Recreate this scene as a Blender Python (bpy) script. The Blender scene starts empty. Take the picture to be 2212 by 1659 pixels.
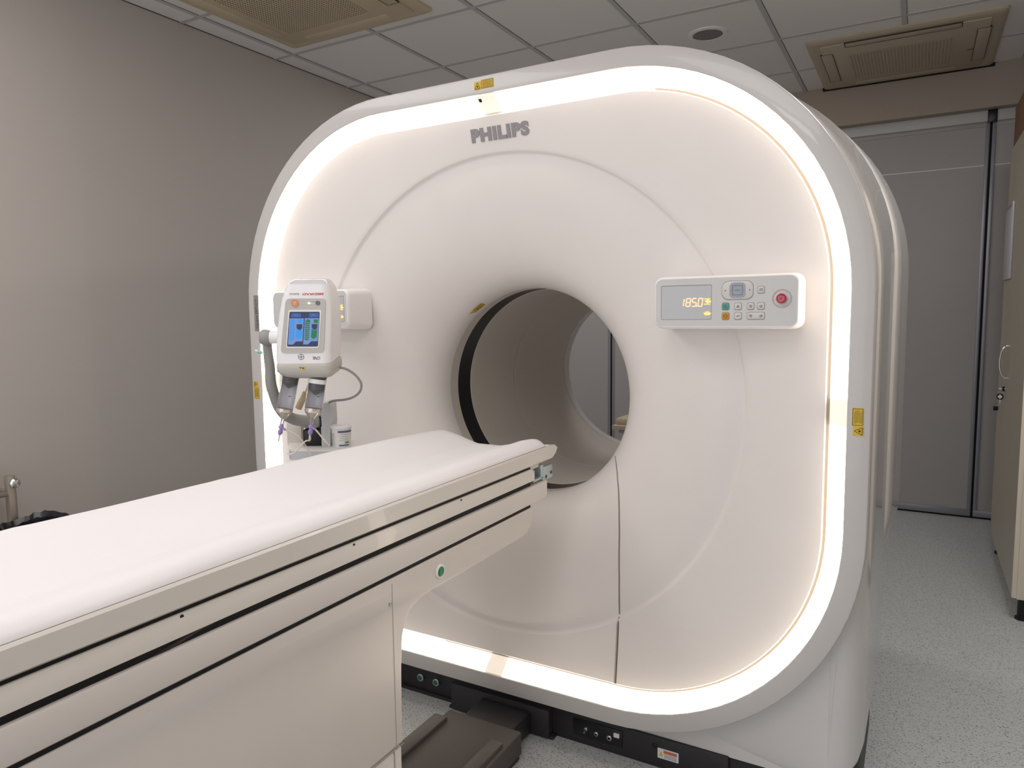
import bpy, bmesh, math, random
from mathutils import Vector, Matrix
random.seed(7)
C = bpy.context.scene.collection
PI = math.pi

# ------------------------------------------------------------------ camera
cam_d = bpy.data.cameras.new('camera'); cam = bpy.data.objects.new('camera', cam_d); C.objects.link(cam)
W_, H_, F_ = 2212.0, 1659.0, 1541.4
YAW, PIT, ROL = -0.517187, 0.0971626, -0.0116932
def cam_matrix(loc):
    cy, sy, cp, sp, cr, sr = math.cos(YAW), math.sin(YAW), math.cos(PIT), math.sin(PIT), math.cos(ROL), math.sin(ROL)
    Ry = Matrix(((cy, 0, -sy), (0, 1, 0), (sy, 0, cy)))
    Rx = Matrix(((1, 0, 0), (0, cp, -sp), (0, sp, cp)))
    Rz = Matrix(((cr, -sr, 0), (sr, cr, 0), (0, 0, 1)))
    T = (Rz @ Rx @ Ry).transposed()
    def w(v):
        a = T @ Vector(v); return Vector((a[0], a[2], -a[1]))
    x, y, z = w((1, 0, 0)), w((0, -1, 0)), w((0, 0, -1))
    return Matrix(((x[0], y[0], z[0], loc[0]), (x[1], y[1], z[1], loc[1]), (x[2], y[2], z[2], loc[2]), (0, 0, 0, 1)))
cam.matrix_world = cam_matrix((0, 0, 1.35))
cam_d.sensor_width = 36.0; cam_d.lens = F_ / W_ * 36.0
cam_d.clip_start = 0.02; cam_d.clip_end = 50
bpy.context.scene.camera = cam

# ------------------------------------------------------------------ world, lamps, exposure
wd = bpy.data.worlds.new('world'); bpy.context.scene.world = wd; wd.use_nodes = True
wd.node_tree.nodes['Background'].inputs[0].default_value = (0.8, 0.8, 0.85, 1)
wd.node_tree.nodes['Background'].inputs[1].default_value = 1.5  # ambient fill, added through the side left open behind the camera
vs = bpy.context.scene.view_settings
vs.view_transform = 'Standard'; vs.look = 'None'; vs.gamma = 1.0; vs.exposure = 0.30; vs.use_curve_mapping = False
ROOM_H = 2.82
def unseen_ceiling_light(x, y, power, sx=0.58, sy=0.58, col=(1.0, 0.97, 0.945), spread=150):
    l = bpy.data.lights.new('unseen_ceiling_light', 'AREA'); l.shape = 'RECTANGLE'; l.size = sx; l.size_y = sy
    l.energy = power; l.color = col; l.spread = math.radians(spread)
    o = bpy.data.objects.new('unseen_ceiling_light', l); C.objects.link(o); o.location = (x, y, ROOM_H - 0.012)
    return o
unseen_ceiling_light(-2.22, 0.63, 13, 1.15, 1.15, spread=180)
unseen_ceiling_light(-0.42, 0.03, 10, 1.15, 1.15, spread=180)
unseen_ceiling_light(-2.22, -1.17, 7, spread=180)
unseen_ceiling_light(-0.42, -1.17, 7, spread=180)
unseen_ceiling_light(0.42, 2.55, 15, spread=180)  # unseen lamp placed to brighten corridor, flank and cabinet
unseen_ceiling_light(-1.92, 4.23, 13, spread=180)  # added out of view behind the gantry to brighten the far room

# ------------------------------------------------------------------ materials
def lin(c):
    c = c / 255.0
    return c / 12.92 if c <= 0.04045 else ((c + 0.055) / 1.055) ** 2.4
def rgb(c): return (lin(c[0]), lin(c[1]), lin(c[2]), 1)
_M = {}
def mat(name, c, rough=0.5, metal=0.0, emit=None, es=0.0, trans=0.0, ior=1.45, spec=0.5, coat=0.0, noise=0.0, nscale=8.0, bump=0.0, bscale=200.0, alpha=1.0):
    if name in _M: return _M[name]
    m = bpy.data.materials.new(name); m.use_nodes = True; nt = m.node_tree
    b = nt.nodes['Principled BSDF']
    b.inputs['Base Color'].default_value = rgb(c); b.inputs['Roughness'].default_value = rough
    b.inputs['Metallic'].default_value = metal; b.inputs['IOR'].default_value = ior
    b.inputs['Specular IOR Level'].default_value = spec
    b.inputs['Transmission Weight'].default_value = trans; b.inputs['Coat Weight'].default_value = coat
    b.inputs['Alpha'].default_value = alpha
    if emit: b.inputs['Emission Color'].default_value = (*emit, 1); b.inputs['Emission Strength'].default_value = es
    tc = nt.nodes.new('ShaderNodeTexCoord')
    if noise > 0:
        n = nt.nodes.new('ShaderNodeTexNoise'); n.inputs['Scale'].default_value = nscale; n.inputs['Detail'].default_value = 5
        nt.links.new(tc.outputs['Object'], n.inputs['Vector'])
        r = nt.nodes.new('ShaderNodeValToRGB')
        k = rgb(c); r.color_ramp.elements[0].position = 0.3; r.color_ramp.elements[1].position = 0.7
        r.color_ramp.elements[0].color = (k[0] * (1 - noise), k[1] * (1 - noise), k[2] * (1 - noise), 1)
        r.color_ramp.elements[1].color = (min(1, k[0] * (1 + noise)), min(1, k[1] * (1 + noise)), min(1, k[2] * (1 + noise)), 1)
        nt.links.new(n.outputs['Fac'], r.inputs['Fac']); nt.links.new(r.outputs['Color'], b.inputs['Base Color'])
    if bump > 0:
        n = nt.nodes.new('ShaderNodeTexNoise'); n.inputs['Scale'].default_value = bscale
        nt.links.new(tc.outputs['Object'], n.inputs['Vector'])
        bp = nt.nodes.new('ShaderNodeBump'); bp.inputs['Strength'].default_value = bump; bp.inputs['Distance'].default_value = 0.002
        nt.links.new(n.outputs['Fac'], bp.inputs['Height']); nt.links.new(bp.outputs['Normal'], b.inputs['Normal'])
    _M[name] = m; return m

SHELL = mat('gantry_shell', (228, 223, 219), 0.42, noise=0.01)
BEZEL = mat('gantry_bezel', (200, 197, 194), 0.28, coat=0.3, noise=0.01)
FLANK = mat('gantry_flank', (210, 208, 206), 0.16, coat=0.5, noise=0.01)
LINER = mat('bore_liner', (205, 198, 188), 0.5, noise=0.01)
BLACKW = mat('bore_window_black', (14, 14, 18), 0.25)
DARK = mat('dark_gap', (12, 12, 13), 0.7)
BASEBLK = mat('base_black', (42, 41, 44), 0.5, bump=0.2)
PLATF = mat('platform_grey', (70, 66, 64), 0.55, noise=0.06, nscale=5, bump=0.25)
RING = mat('ring_glow', (255, 250, 240), 0.4, emit=(1.0, 0.86, 0.70), es=4.8)
RINGW = mat('ring_window', (236, 226, 214), 0.35, emit=(1.0, 0.90, 0.76), es=0.42)  # faint emission stands in for ring light showing through the plastic
SEAM = mat('seam_tan', (168, 156, 140), 0.6)
LOGO = mat('letter_grey', (146, 142, 145), 0.45)
TBL = mat('table_enamel', (214, 209, 202), 0.3, coat=0.2, noise=0.01)
TBL2 = mat('table_panel', (214, 208, 203), 0.45, noise=0.01)
SHEET = mat('sheet_white', (232, 229, 231), 0.8, noise=0.01, nscale=3, bump=0.15, bscale=30)
STEEL = mat('steel', (190, 196, 198), 0.3, metal=1.0)
STEELB = mat('steel_brushed', (190, 180, 168), 0.38, metal=0.9)
CHROME = mat('chrome', (220, 222, 224), 0.12, metal=1.0)
ZINC = mat('zinc', (185, 195, 198), 0.35, metal=0.7)
GREEN = mat('green_button', (12, 120, 62), 0.35)
WHITE = mat('white_plastic', (236, 235, 236), 0.3, noise=0.005)
WHITEM = mat('white_matte', (232, 230, 228), 0.5)
LGREY = mat('light_grey_plastic', (190, 187, 180), 0.4)
MGREY = mat('mid_grey_plastic', (152, 151, 148), 0.4)
CGREY = mat('cool_grey_plastic', (196, 199, 200), 0.4)
DGREY = mat('dark_grey', (70, 68, 70), 0.5)
BLACK = mat('black_plastic', (20, 20, 24), 0.35)
PANEL = mat('panel_face', (206, 206, 204), 0.4)
GLASSY = mat('display_glass', (192, 193, 195), 0.25)
KEY = mat('key_cream', (214, 210, 204), 0.45)
KEYLINE = mat('key_shadow', (150, 148, 148), 0.6)
NAVG = mat('nav_grey', (160, 166, 176), 0.4)
INK = mat('ink_grey', (105, 104, 110), 0.6)
TEAL = mat('key_teal', (86, 158, 146), 0.4)
ORNG = mat('key_orange', (206, 150, 50), 0.4)
RED = mat('stop_red', (176, 24, 44), 0.25, coat=0.4)
REDW = mat('stop_ring', (192, 182, 182), 0.4)
DIG = mat('digit_glow', (250, 160, 110), 0.5, emit=(1.0, 0.50, 0.28), es=1.1)
YGL = mat('icon_glow', (250, 190, 90), 0.5, emit=(1.0, 0.60, 0.12), es=1.1)
YEL = mat('sticker_yellow', (216, 182, 60), 0.5)
YELI = mat('sticker_ink', (96, 74, 24), 0.6)
REDINK = mat('ink_red', (206, 84, 74), 0.5)
ORINK = mat('label_orange', (200, 110, 80), 0.5)
BLKINK = mat('ink_black', (52, 50, 54), 0.6)
CLEAR = mat('clear_plastic', (250, 250, 252), 0.08, trans=0.95, ior=1.2)
LIQ = mat('syringe_gloss', (214, 214, 220), 0.2, noise=0.02)
PURP = mat('purple_plastic', (160, 142, 196), 0.35)
TUBE = mat('clear_tube', (226, 216, 204), 0.2, alpha=1.0)
CREAM = mat('cream_plastic', (216, 202, 172), 0.5)
SCR_D = mat('screen_navy', (28, 38, 66), 0.3, emit=(0.03, 0.06, 0.16), es=0.25)
SCR_L = mat('screen_pale', (96, 124, 180), 0.3, emit=(0.22, 0.36, 0.66), es=0.25)
SCR_B = mat('screen_blue', (30, 130, 210), 0.3, emit=(0.02, 0.27, 0.72), es=0.35)
SCR_G = mat('screen_green', (24, 104, 54), 0.3, emit=(0.02, 0.20, 0.06), es=0.25)
LEDG = mat('led_green', (170, 240, 170), 0.3, emit=(0.5, 1.0, 0.45), es=1.2)
COPPER = mat('button_copper', (214, 140, 104), 0.3)
ACB = mat('ac_beige', (196, 182, 154), 0.5, noise=0.03, nscale=3)
ACD = mat('ac_hole', (70, 62, 52), 0.8)
ACB2 = mat('ac_beige_grey', (186, 174, 154), 0.5, noise=0.03, nscale=3)
CARD = mat('cardboard', (122, 92, 68), 0.8, noise=0.05)
CAB = mat('cabinet_laminate', (176, 168, 152), 0.4, noise=0.015)
CABE = mat('cabinet_edge', (226, 216, 198), 0.45)
PART = mat('partition_laminate', (170, 166, 165), 0.5, noise=0.01)
ALU = mat('aluminium_grey', (150, 150, 158), 0.35, metal=0.4)
PAPER = mat('paper_white', (224, 224, 226), 0.6)
POTL = mat('tub_white', (232, 230, 226), 0.35)
BLUEL = mat('label_blue', (86, 98, 140), 0.5)
GREENL = mat('label_green', (86, 150, 120), 0.5)
MINT = mat('cap_mint', (130, 205, 175), 0.3)
BAG = mat('bin_bag_black', (24, 22, 28), 0.22)

def wallmat(name, c, rough=0.85):
    return mat(name, c, rough, noise=0.012, nscale=2.0, bump=0.08, bscale=300)

def floor_material():
    m = bpy.data.materials.new('floor_vinyl'); m.use_nodes = True; nt = m.node_tree; b = nt.nodes['Principled BSDF']
    b.inputs['Roughness'].default_value = 0.38
    tc = nt.nodes.new('ShaderNodeTexCoord')
    fac = None
    for i, (rot, sc, st, th, keep) in enumerate(((0.5, 64, 2.8, 0.17, 0.72), (-0.35, 56, 3.0, 0.16, 0.70), (1.1, 58, 2.6, 0.16, 0.70), (2.5, 82, 2.2, 0.18, 0.70))):
        mp = nt.nodes.new('ShaderNodeMapping'); mp.inputs['Rotation'].default_value = (0, 0, rot)
        mp.inputs['Scale'].default_value = (1.0, st, 1.0); mp.inputs['Location'].default_value = (i * 3.1, i * 1.7, 0)
        nt.links.new(tc.outputs['Object'], mp.inputs['Vector'])
        v = nt.nodes.new('ShaderNodeTexVoronoi'); v.voronoi_dimensions = '2D'; v.inputs['Scale'].default_value = sc
        nt.links.new(mp.outputs['Vector'], v.inputs['Vector'])
        lt = nt.nodes.new('ShaderNodeMath'); lt.operation = 'LESS_THAN'; lt.inputs[1].default_value = th
        nt.links.new(v.outputs['Distance'], lt.inputs[0])
        sp = nt.nodes.new('ShaderNodeSeparateColor'); nt.links.new(v.outputs['Color'], sp.inputs['Color'])
        gt = nt.nodes.new('ShaderNodeMath'); gt.operation = 'GREATER_THAN'; gt.inputs[1].default_value = keep
        nt.links.new(sp.outputs['Red'], gt.inputs[0])
        mu = nt.nodes.new('ShaderNodeMath'); mu.operation = 'MULTIPLY'
        nt.links.new(lt.outputs[0], mu.inputs[0]); nt.links.new(gt.outputs[0], mu.inputs[1])
        ma = nt.nodes.new('ShaderNodeMath'); ma.operation = 'MULTIPLY_ADD'; ma.inputs[1].default_value = 0.6; ma.inputs[2].default_value = 0.45; ma.use_clamp = True
        nt.links.new(sp.outputs['Green'], ma.inputs[0])
        m2 = nt.nodes.new('ShaderNodeMath'); m2.operation = 'MULTIPLY'
        nt.links.new(mu.outputs[0], m2.inputs[0]); nt.links.new(ma.outputs[0], m2.inputs[1])
        if fac is None: fac = m2
        else:
            mx = nt.nodes.new('ShaderNodeMath'); mx.operation = 'MAXIMUM'
            nt.links.new(fac.outputs[0], mx.inputs[0]); nt.links.new(m2.outputs[0], mx.inputs[1]); fac = mx
    mix = nt.nodes.new('ShaderNodeMixRGB'); mix.inputs[1].default_value = rgb((190, 194, 194)); mix.inputs[2].default_value = rgb((66, 64, 66))
    nt.links.new(fac.outputs[0], mix.inputs[0]); nt.links.new(mix.outputs[0], b.inputs['Base Color'])
    return m

# ------------------------------------------------------------------ mesh helpers
class MB:
    """collects polygons; xf maps local coordinates to world"""
    def __init__(s, xf=None): s.v = []; s.f = []; s.mi = []; s.mats = []; s.xf = xf
    def m(s, material):
        if material not in s.mats: s.mats.append(material)
        return s.mats.index(material)
    def add(s, vs, fs, material):
        k = len(s.v); s.v += [tuple(p) for p in vs]; i = s.m(material)
        for f in fs: s.f.append([k + a for a in f]); s.mi.append(i)
        return s
    def bm(s, b, material):
        b.verts.ensure_lookup_table(); b.verts.index_update()
        s.add([v.co[:] for v in b.verts], [[v.index for v in f.verts] for f in b.faces], material); b.free(); return s
    def box(s, x0, x1, y0, y1, z0, z1, material, bev=0.0, seg=2):
        b = bmesh.new(); bmesh.ops.create_cube(b, size=1.0)
        for v in b.verts:
            v.co = Vector(((x0 + x1) / 2 + v.co.x * abs(x1 - x0), (y0 + y1) / 2 + v.co.y * abs(y1 - y0), (z0 + z1) / 2 + v.co.z * abs(z1 - z0)))
        if bev > 0: bmesh.ops.bevel(b, geom=list(b.edges), offset=bev, segments=seg, affect='EDGES', profile=0.5, clamp_overlap=True)
        return s.bm(b, material)
    def loft(s, loops, material, cap0=True, cap1=True, closed=True):
        n = len(loops[0]); vs = [p for l in loops for p in l]; fs = []
        for i in range(len(loops) - 1):
            for j in range(n if closed else n - 1):
                a, b = i * n + j, i * n + (j + 1) % n
                fs.append((a, b, b + n, a + n))
        if cap0: fs.append(tuple(range(n))[::-1])
        if cap1: fs.append(tuple((len(loops) - 1) * n + j for j in range(n)))
        return s.add(vs, fs, material)
    def prism(s, poly, axis, a, b, material):
        """poly: 2D points; axis: 0,1,2 extrusion axis; remaining axes in order"""
        def P(p, t):
            q = [p[0], p[1]]; q.insert(axis, t); return q
        return s.loft([[P(p, a) for p in poly], [P(p, b) for p in poly]], material)
    def tube(s, pts, r, material, n=12, caps=True):
        pts = [Vector(p) for p in pts]; loops = []
        rr = r if isinstance(r, (list, tuple)) else [r] * len(pts)
        t0 = (pts[1] - pts[0]).normalized(); up = Vector((0, 0, 1)) if abs(t0.z) < 0.9 else Vector((1, 0, 0))
        a = t0.cross(up).normalized()
        for i, p in enumerate(pts):
            t = (pts[min(i + 1, len(pts) - 1)] - pts[max(i - 1, 0)]).normalized()
            a = (a - t * a.dot(t)).normalized(); b = t.cross(a)
            loops.append([p + (a * math.cos(2 * PI * k / n) + b * math.sin(2 * PI * k / n)) * rr[i] for k in range(n)])
        return s.loft(loops, material, caps, caps)
    def lathe(s, o, ax, prof, material, n=32, caps=True):
        """prof: (t along ax, radius)"""
        o = Vector(o); ax = Vector(ax).normalized(); up = Vector((0, 0, 1)) if abs(ax.z) < 0.9 else Vector((1, 0, 0))
        a = ax.cross(up).normalized(); b = ax.cross(a)
        loops = [[o + ax * t + (a * math.cos(2 * PI * k / n) + b * math.sin(2 * PI * k / n)) * max(r, 1e-5) for k in range(n)] for t, r in prof]
        return s.loft(loops, material, caps, caps)
    def build(s, name, parent=None, angle=35):
        me = bpy.data.meshes.new(name)
        vs = s.v if s.xf is None else [(s.xf @ Vector(p))[:] for p in s.v]
        me.from_pydata(vs, [], s.f)
        for mm in s.mats: me.materials.append(mm)
        me.polygons.foreach_set('material_index', s.mi)
        b = bmesh.new(); b.from_mesh(me); bmesh.ops.recalc_face_normals(b, faces=b.faces); b.to_mesh(me); b.free()
        me.polygons.foreach_set('use_smooth', [True] * len(me.polygons)); me.set_sharp_from_angle(angle=math.radians(angle))
        me.update()
        o = bpy.data.objects.new(name, me); C.objects.link(o)
        if parent: attach(o, parent)
        return o
def world_mat(o):
    m = o.matrix_basis.copy()
    if o.parent: m = world_mat(o.parent) @ o.matrix_parent_inverse @ m
    return m
def attach(o, parent):
    o.parent = parent; o.matrix_parent_inverse = world_mat(parent).inverted()
def thing(name, label, cat, loc, group=None):
    o = bpy.data.objects.new(name, None); C.objects.link(o); o.location = loc; o.empty_display_size = 0.05
    return tag(o, label, cat, group)
def tag(o, label, cat, group=None):
    o['label'] = label; o['category'] = cat
    if group: o['group'] = group
    return o
def struct(o): o['kind'] = 'structure'; return o
def rrect(x0, x1, z0, z1, r, n=6):
    """2D rounded rectangle outline; r is one radius or (bl, br, tr, tl)"""
    if not isinstance(r, (tuple, list)): r = (r,) * 4
    out = []
    for (cx, cz, a0, rr) in ((x0 + r[0], z0 + r[0], PI, r[0]), (x1 - r[1], z0 + r[1], 1.5 * PI, r[1]), (x1 - r[2], z1 - r[2], 0, r[2]), (x0 + r[3], z1 - r[3], 0.5 * PI, r[3])):
        for k in range(n + 1):
            a = a0 + 0.5 * PI * k / n; out.append((cx + rr * math.cos(a), cz + rr * math.sin(a)))
    return out
def spline(ctrl, n=8):
    P = [Vector(p) for p in ctrl]; P = [P[0] * 2 - P[1]] + P + [P[-1] * 2 - P[-2]]; out = []
    for i in range(1, len(P) - 2):
        for k in range(n):
            t = k / n; a, b, c, d = P[i - 1], P[i], P[i + 1], P[i + 2]
            out.append(0.5 * ((2 * b) + (c - a) * t + (2 * a - 5 * b + 4 * c - d) * t * t + (3 * b - a - 3 * c + d) * t ** 3))
    out.append(P[-2]); return out
class Art:
    """thin flat artwork lying on a plane: o origin, u right, v up, n out of the surface"""
    def __init__(s, o, u, v, mb=None):
        s.o = Vector(o); s.u = Vector(u).normalized(); s.v = Vector(v).normalized(); s.n = s.u.cross(s.v).normalized(); s.mb = mb or MB()
    def P(s, p, h): return s.o + s.u * p[0] + s.v * p[1] + s.n * h
    def poly(s, pts, material, h=0.0004, h0=0.0):
        s.mb.loft([[s.P(p, h0) for p in pts], [s.P(p, h) for p in pts]], material, False, True); return s
    def rect(s, x0, y0, x1, y1, material, h=0.0004, h0=0.0, r=0.0):
        return s.poly(rrect(x0, x1, y0, y1, r, 5) if r else [(x0, y0), (x1, y0), (x1, y1), (x0, y1)], material, h, h0)
    def disc(s, x, y, r, material, h=0.0004, h0=0.0, ry=None, n=28):
        return s.poly([(x + r * math.cos(2 * PI * k / n), y + (ry or r) * math.sin(2 * PI * k / n)) for k in range(n)], material, h, h0)
    def ring(s, x, y, r, w, material, h=0.0004, n=32):
        for k in range(n):
            a, b = 2 * PI * k / n, 2 * PI * (k + 1) / n
            s.poly([(x + (r - w) * math.cos(a), y + (r - w) * math.sin(a)), (x + r * math.cos(a), y + r * math.sin(a)), (x + r * math.cos(b), y + r * math.sin(b)), (x + (r - w) * math.cos(b), y + (r - w) * math.sin(b))], material, h)
        return s
    def line(s, p, q, w, material, h=0.0004):
        d = Vector((q[0] - p[0], q[1] - p[1])).normalized() * w / 2; e = (-d.y, d.x)
        return s.poly([(p[0] + e[0], p[1] + e[1]), (p[0] - e[0], p[1] - e[1]), (q[0] - e[0], q[1] - e[1]), (q[0] + e[0], q[1] + e[1])], material, h)
    def path(s, pts, w, material, h=0.0004, close=False):
        q = list(pts) + ([pts[0]] if close else [])
        for a, b in zip(q, q[1:]): s.line(a, b, w, material, h)
        return s
def text_obj(name, body, o, u, v, w, h, material, depth=0.001, bold=0.0, parent=None, shear=0.0, space=1.0):
    """lettering as a mesh filling a box w x h whose lower left corner is o"""
    cu = bpy.data.curves.new(name, 'FONT'); cu.body = body; cu.size = 1.0; cu.offset = bold; cu.shear = shear; cu.space_character = space
    cu.extrude = 0.01; cu.resolution_u = 3
    t = bpy.data.objects.new(name, cu); C.objects.link(t)
    bpy.context.view_layer.update()
    me = bpy.data.meshes.new_from_object(t.evaluated_get(bpy.context.evaluated_depsgraph_get()))
    bpy.data.objects.remove(t)
    xs = [p.co.x for p in me.vertices]; ys = [p.co.y for p in me.vertices]
    x0, x1, y0, y1 = min(xs), max(xs), min(ys), max(ys)
    o = Vector(o); u = Vector(u).normalized(); v = Vector(v).normalized(); n = u.cross(v).normalized()
    for p in me.vertices:
        c = p.co.copy()
        p.co = o + u * ((c.x - x0) / (x1 - x0) * w) + v * ((c.y - y0) / (y1 - y0) * h) + n * (depth if c.z > 0 else -0.0002)
    me.materials.clear(); me.materials.append(material)
    ob = bpy.data.objects.new(name, me); C.objects.link(ob)
    if parent: attach(ob, parent)
    return ob

# ------------------------------------------------------------------ room shell
XL, XR, YN, YB, YP = -3.26, 0.86, -2.6, 5.30, 5.40
WALL = wallmat('wall_paint', (186, 179, 173))
BULK = wallmat('bulkhead_paint', (172, 160, 148))
CEIL = mat('ceiling_tile', (230, 227, 224), 0.9, noise=0.02, nscale=0.9, bump=0.1, bscale=400)
GRID = mat('ceiling_grid', (188, 189, 188), 0.6)
fl = MB(); fl.box(XL - 0.1, XR + 0.1, YN - 0.1, YP + 0.2, -0.05, 0.0, floor_material()); struct(fl.build('floor'))
ce = MB(); ce.box(XL - 0.1, XR + 0.1, YN - 0.1, YP + 0.2, ROOM_H, ROOM_H + 0.05, CEIL); struct(ce.build('ceiling'))
w = MB(); w.box(XL - 0.1, XL, YN - 0.1, YP + 0.2, 0, ROOM_H, WALL); struct(w.build('wall_left'))
w = MB(); w.box(XR, XR + 0.1, YN - 0.1, YP + 0.2, 0, ROOM_H, WALL); struct(w.build('wall_right'))
w = MB(); w.box(XL, XR, YB, YP + 0.1, 2.563, ROOM_H, BULK)
w.box(XL, XR, YP + 0.06, YP + 0.16, 0, 2.563, BULK); struct(w.build('wall_far'))
# ceiling grid: T bars every 0.6 m
g = MB()
xs = [-3.12 + 0.6 * k for k in range(7)]; ys = [3.03 + 0.6 * k for k in range(-9, 4)]
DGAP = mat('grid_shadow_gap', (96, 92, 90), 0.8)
for x in xs:
    g.box(x - 0.012, x + 0.012, YN, YB, ROOM_H - 0.004, ROOM_H + 0.001, GRID)
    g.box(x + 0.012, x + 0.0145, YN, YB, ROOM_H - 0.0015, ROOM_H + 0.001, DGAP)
for y in ys:
    if YN < y < YB: g.box(XL, XR, y - 0.012, y + 0.012, ROOM_H - 0.0035, ROOM_H + 0.001, GRID)
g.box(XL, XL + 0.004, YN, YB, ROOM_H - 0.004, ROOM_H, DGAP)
struct(g.build('trim_1'))
# folding partition behind the gantry: four leaves on a top track, each leaf with an aluminium frame
leafx = [-2.975, -2.145, -1.315, -0.485, 0.345, 1.175]
for k in range(len(leafx) - 1):
    a, b = leafx[k] + 0.006, min(leafx[k + 1] - 0.006, XR - 0.001)
    d = MB(); d.box(a, b, YP, YP + 0.03, 0.012, 2.50, PART)
    d = struct(d.build('door_%d' % (k + 1)))
    fr = MB()
    for x0, x1 in ((a, a + 0.022), (b - 0.022, b)): fr.box(x0, x1, YP - 0.006, YP + 0.03, 0.012, 2.52, ALU, 0.002)
    fr.box(a, b, YP - 0.007, YP + 0.03, 0.012, 0.055, ALU, 0.002); fr.box(a, b, YP - 0.005, YP + 0.03, 2.47, 2.505, PART, 0.002)
    fr.box(a + 0.022, b - 0.022, YP - 0.001, YP + 0.0005, 2.233, 2.238, WHITEM)
    fr.build('door_frame', d)
t = MB(); t.box(XL, XR, YP - 0.03, YP + 0.04, 2.495, 2.562, mat('track_white', (196, 196, 194), 0.4), 0.003)
t.box(0.322, 0.372, YP - 0.038, YP - 0.02, 2.488, 2.5625, BLACK, 0.002); struct(t.build('trim_2'))
t = MB()
for x in leafx[:-1]: t.box(x - 0.006, x + 0.006, YP + 0.01, YP + 0.03, 0.01, 2.5, DARK)
t.box(XL, XR, YP + 0.002, YP + 0.04, 0, 0.013, DARK); struct(t.build('trim_3'))

# ------------------------------------------------------------------ scanner gantry
GX, GZ = -1.166, 1.097      # centre of the rounded square front
BZ, BR = 1.080, 0.36        # bore centre height and radius
gantry = thing('scanner_gantry', 'large white rounded square scanner gantry with glowing ring and round bore', 'medical scanner', (GX, 2.6, 0))
def outline(y, a, b, R, Rb=None, zb=None, n=20):
    """rounded square at depth y around the gantry centre; Rb: lower corner radius, zb: bottom height"""
    Rb = R if Rb is None else Rb; z0 = GZ - b if zb is None else zb
    return [(p[0], y, p[1]) for p in rrect(GX - a, GX + a, z0, GZ + b, (Rb, Rb, R, R), n)]
def strip_outline(y, a, b, R, gap=0.033, n=16):
    """same, with vertices at the four side middles so that the light ring can be interrupted there"""
    pts = []
    for (sx, sz, a0) in ((-1, -1, PI), (1, -1, 1.5 * PI), (1, 1, 0), (-1, 1, 0.5 * PI)):
        for k in range(n + 1):
            t = a0 + 0.5 * PI * k / n; pts.append((GX + sx * (a - R) + R * math.cos(t), y, GZ + sz * (b - R) + R * math.sin(t)))
        if a0 == PI: e = [(GX - gap, y, GZ - b), (GX + gap, y, GZ - b)]
        elif a0 == 1.5 * PI: e = [(GX + a, y, GZ - gap), (GX + a, y, GZ + gap)]
        elif a0 == 0: e = [(GX + gap, y, GZ + b), (GX - gap, y, GZ + b)]
        else: e = [(GX - a, y, GZ + gap), (GX - a, y, GZ - gap)]
        pts += e
    return pts
# bezel
m = MB(); L = []
for (y, e) in ((1.915, -0.052 + 0.001), (1.902, -0.052), (1.9, -0.050)): L.append(outline(y, 1.075 + e, 0.97 + e, 0.668 + e))
L += [outline(1.9, 1.071, 0.966, 0.664), outline(1.9015, 1.0745, 0.9695, 0.6675), outline(1.905, 1.0765, 0.9715, 0.6695), outline(1.955, 1.078, 0.973, 0.671), outline(1.962, 1.074, 0.969, 0.667), outline(1.962, 1.0, 0.9, 0.6)]
m.loft(L, BEZEL, False, False); m.build('bezel', gantry)
# light ring with four window gaps
A = strip_outline(1.9025, 1.0235, 0.9155, 0.6065); B = strip_outline(1.95, 0.980, 0.873, 0.563); N = len(A)
gaps = [i for i in range(N) if i % 19 == 17]
m = MB(); q = MB()
for j in range(N):
    k = (j + 1) % N; face = [A[j], A[k], B[k], B[j]]
    if j in gaps: continue
    m.add(face, [(0, 1, 2, 3)], RING)
m.build('light_ring', gantry)
for j in gaps:
    k = (j + 1) % N
    fc = [Vector(p) for p in (A[j], A[k], B[k], B[j])]
    nrm = (fc[1] - fc[0]).cross(fc[2] - fc[0]).normalized()
    cen = sum(fc, Vector()) / 4
    if nrm.y > 0: nrm = -nrm
    q = MB(); q.loft([fc, [p + nrm * 0.0015 + (cen - p) * 0.04 for p in fc]], RINGW, False, True)
    wv = q.build('laser_window', gantry)
    q = MB(); tx = (fc[1] - fc[0]).normalized(); ty = (fc[3] - fc[0]).normalized(); o = cen - tx * 0.015 - ty * 0.012 + nrm * 0.0018
    if j != gaps[2]: continue
    o = cen + tx * 0.022 - ty * 0.016 + nrm * 0.0018
    q.loft([[o + tx * s * a + ty * s * b - nrm * c for a, b in ((-1, -1), (1, -1), (0.9, 1), (0, 1.4), (-0.9, 1))] for s, c in ((0.005, 0.001), (0.005, -0.0004))], BLACK)
    q.build('laser_aperture', wv)
# front cover: rounded square edge -> shallow face -> round step -> funnel
def ray_rr(th, a, b, R, cz):
    """distance along direction th from (GX, BZ) to the rounded square"""
    lo, hi = 0.1, 2.0
    for _ in range(40):
        t = (lo + hi) / 2; x = abs(t * math.cos(th)) - (a - R); z = abs(t * math.sin(th) + BZ - cz) - (b - R)
        d = math.hypot(max(x, 0), max(z, 0)) + min(max(x, z), 0) - R
        if d > 0: hi = t
        else: lo = t
    return lo
NT = 288; m = MB(); loops = []
edge = [ray_rr(2 * PI * k / NT, 0.972, 0.865, 0.555, GZ) for k in range(NT)]
edge2 = [ray_rr(2 * PI * k / NT, 0.969, 0.862, 0.552, GZ) for k in range(NT)]
def ringpts(rad, y): return [(GX + (rad[k] if isinstance(rad, list) else rad) * math.cos(2 * PI * k / NT), y, BZ + (rad[k] if isinstance(rad, list) else rad) * math.sin(2 * PI * k / NT)) for k in range(NT)]
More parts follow.
